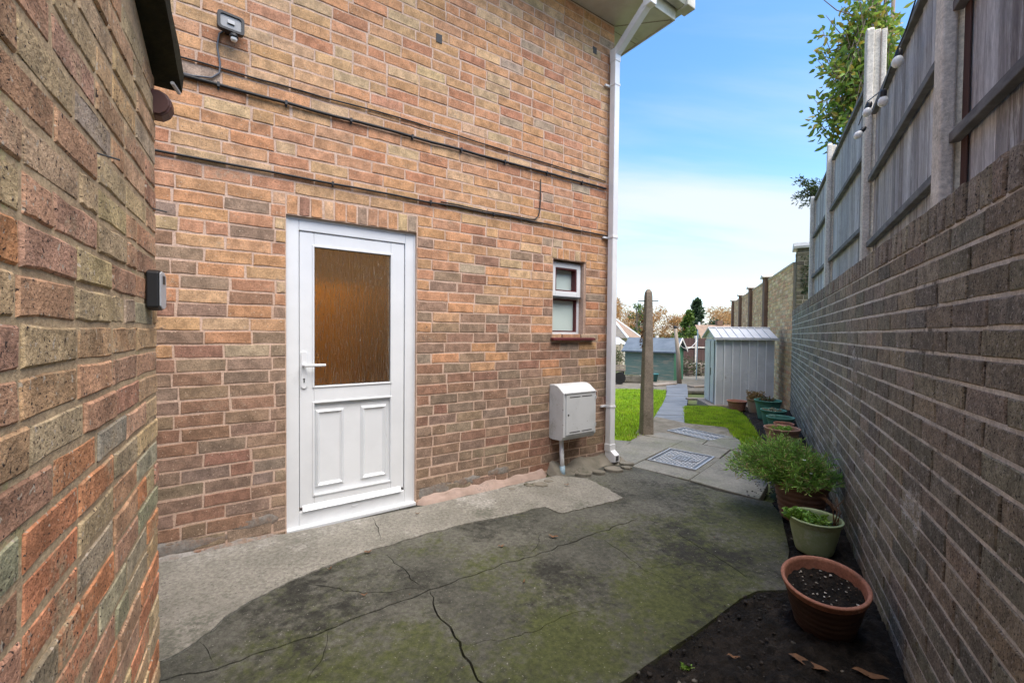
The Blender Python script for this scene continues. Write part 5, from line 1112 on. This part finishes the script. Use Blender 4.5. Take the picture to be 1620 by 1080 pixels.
# ------------------------------------------------------------------ hedges, houses and trees beyond
def clump_tree(name, base, h, r, cols, label, n=900, L_=.3, shape='round', group=None, cat='tree', trunk=.12, m=None, low=.1, seed=1, wr=.35):
    rr = np.random.default_rng(seed); t = thing(name, base, label, cat, group); b = Vector(base); P = []; D = []; cl = []
    nc = 26
    for i in range(nc):
        f = low+(1-low)*rr.random()
        if shape == 'cone': R_ = r*(1.02-f)*(.75+.35*rr.random())
        elif shape == 'hedge': R_ = r
        else: R_ = r*math.sqrt(max(.05, 1-(2*f-1.05)**2))
        a = rr.random()*6.28; q = rr.random()**.5*R_; cl.append((b+Vector((math.cos(a)*q, math.sin(a)*q, h*f)), (.30*r+.05 if shape != 'cone' else .10*r+.28*R_)))
    for i in range(n):
        c, s = cl[rr.integers(nc)]; w = Vector((rr.normal(), rr.normal(), rr.normal()*.8)); w = w.normalized()*rr.random()**.33; P.append(c+w*s); D.append(w+Vector((rr.normal(), rr.normal(), rr.normal()))*.7+(Vector((0, 0, -.2)) if shape == 'cone' else Vector((0, 0, .1))))
    mb = MB(); mb.tube([b-Vector((0, 0, .2)), b+Vector((.02*h, 0, h*.5)), b+Vector((0, 0, h*.92))], [trunk, trunk*.6, trunk*.15], 7)
    for c, s in cl[:18]:
        f = max(.1, (c.z-b.z)/h-.18); mb.tube([b+Vector((0, 0, h*f*.9)), (b+Vector((0, 0, h*f))).lerp(c, .6), c], [trunk*.4, trunk*.25, trunk*.08], 5, False)
    mb.build('trunk', M_bark, t, smooth=True); leaf_cloud(P, D, L_*(.6+.7*rr.random(n)), L_*wr, cols, 'crown', m or M_leaf, t, .2); return t
dk = [(.035, .07, .03), (.05, .09, .035), (.03, .055, .028)]; lt = [(.10, .17, .03), (.14, .21, .04), (.08, .14, .03)]; og = [(.42, .22, .07), (.48, .28, .10), (.36, .19, .07), (.50, .33, .15)]
zb = gz(0, 40)
clump_tree('conifer_tree', (20.2, 47, zb), 6.2, 2.3, dk, 'tall dark green conifer rising beyond the back fence', 2600, .30, 'cone', seed=3)
clump_tree('conifer_tree', (17.7, 43, zb), 4.7, 2.0, lt, 'lower yellow-green conifer standing before the dark one', 2200, .28, 'cone', seed=5)
clump_tree('conifer_tree', (21.9, 46, zb), 3.9, 1.1, dk, 'small rounded dark evergreen beside the tall conifer', 900, .25, 'round', seed=6)
oi = 0
for x, y, h, r in ((13.5, 58, 6.3, 3.2), (18.0, 62, 4.9, 2.4), (21.5, 66, 6.1, 2.4), (24.5, 64, 4.7, 2.6), (27.6, 66, 5.0, 2.2), (31.5, 66, 5.6, 3), (35, 70, 6.0, 3.2), (38.5, 72, 6.6, 3), (16, 70, 6.5, 3.5), (9.5, 62, 5.6, 3)):
    oi += 1; clump_tree('autumn_tree', (x, y, zb), h+.3, r, og, 'orange autumn tree on the skyline behind the boundary wall end' if x > 30 else ('orange autumn tree rising behind the bungalow roof' if x < 17 else 'orange autumn tree on the skyline above the green shed'), 4200, .30, 'round', 'orange autumn trees on the skyline', seed=20+oi, trunk=.10, wr=.16)
clump_tree('evergreen_tree', (15.0, 52, zb), 5.9, 1.3, dk+lt, 'thin evergreen crown among the orange trees by the bungalow chimney', 700, .25, 'round', seed=44)
clump_tree('golden_bush', (12.3, 28.5, gz(0, 28)), 2.15, 1.05, [(.26, .25, .05), (.32, .30, .07), (.2, .22, .05)], 'golden-leaved rounded bush just behind the dark fence', 1500, .12, 'round', cat='bush', seed=9)
clump_tree('hedge', (4.55, 20.6, gz(0, 20.6)), 1.15, .85, [(.06, .09, .03), (.09, .11, .035), (.12, .12, .05)], 'scruffy clipped green hedge left of the green shed', 2400, .07, 'hedge', cat='hedge', seed=10, low=.05)
clump_tree('hedge', (3.2, 20.8, gz(0, 20.6)), 1.15, .9, [(.06, .09, .03), (.09, .11, .035), (.12, .12, .05)], 'scruffy clipped green hedge next to the garden cart', 1400, .07, 'hedge', cat='hedge', seed=15, low=.05)
for i, (x, y, h, lab) in enumerate(((8.55, 20.9, .8, 'straggly dark shrub at the foot of the back fence, by the green shed'), (9.3, 21.2, .7, 'straggly dark shrub at the foot of the back fence, by the pale pole'))):
    clump_tree('shrub', (x, y, gz(x, y)), h, .55, [(.05, .07, .03), (.1, .08, .05), (.07, .11, .035)], lab, 900, .06, 'round', cat='shrub', seed=30+i, low=.05)
# bungalow on the left with slate slope and sunlit gable
bg = thing('bungalow', (9, 38, gz(0, 38)), 'cream bungalow with grey tiled roof and white verge behind the pale fence', 'house'); zq = gz(0, 38)
FBu = F((2.0, 36, zq), (1, .0, 0))
MB().box(FBu, 0, 7.2, 0, 9, -.2, 2.2).build('wall', M_render, bg)
MB().add([FBu.p(-.5, -.4, 2.1), FBu.p(7.6, -.4, 2.1), FBu.p(6.9, 3.2, 4.1), FBu.p(-.5, 3.2, 4.1)], [(0, 1, 2, 3)]).build('roof_slope', M_slate, bg)
MB().add([FBu.p(7.6, -.4, 2.1), FBu.p(10.6, 6, 2.1), FBu.p(6.9, 3.2, 4.1)], [(0, 1, 2)]).build('roof_slope', M_redtile, bg)
MB().tube([FBu.p(7.6, -.42, 2.1), FBu.p(6.9, 3.2, 4.12)], .10, 6).build('verge', M_white, bg); MB().tube([FBu.p(10.6, 6, 2.12), FBu.p(6.9, 3.2, 4.12)], .10, 6).build('verge', M_white, bg)
MB().box(FBu, 6.3, 7.0, 3.2, 3.9, 3.6, 4.75).build('chimney', M_render, bg)
MB().box(FBu, 7.21, 9.6, 2, 8, -.2, 2.1).build('wall', M_render, bg)
cs = thing('lean_to', (6.2, 29, gz(0, 29)), 'low lean-to with pale roof beside the bungalow', 'lean-to'); FC = F((5.0, 29, gz(0, 29)), (1, 0, 0)); MB().box(FC, 0, 2.6, 0, 2.5, -.1, 1.75).build('wall', M_render, cs)
MB().add([FC.p(-.2, -.2, 1.70), FC.p(2.8, -.2, 1.70), FC.p(2.8, 2.5, 2.15), FC.p(-.2, 2.5, 2.15)], [(0, 1, 2, 3)]).build('roof', M_metal, cs)
h2 = thing('far_house', (17, 38, gz(0, 38)), 'distant house with brown tiled roof showing behind the metal shed', 'house'); F2 = F((16.6, 37, gz(0, 38)), (1, .0, 0)); MB().box(F2, 0, 6, 0, 6, -.2, 1.9).build('wall', M_render, h2)
MB().add([F2.p(-.3, -.3, 1.8), F2.p(6.3, -.3, 1.8), F2.p(6.3, 3, 3.35), F2.p(.4, 3, 3.35)], [(0, 1, 2, 3)]).build('roof', M_redtile, h2)
MB().box(F2, 2.4, 2.9, 2.8, 3.3, 3.2, 3.75).build('chimney', M_pilr, h2); MB().box(F2, .7, .85, 2.9, 3.05, 1.0, 3.6).build('vent_pipe', M_white, h2)
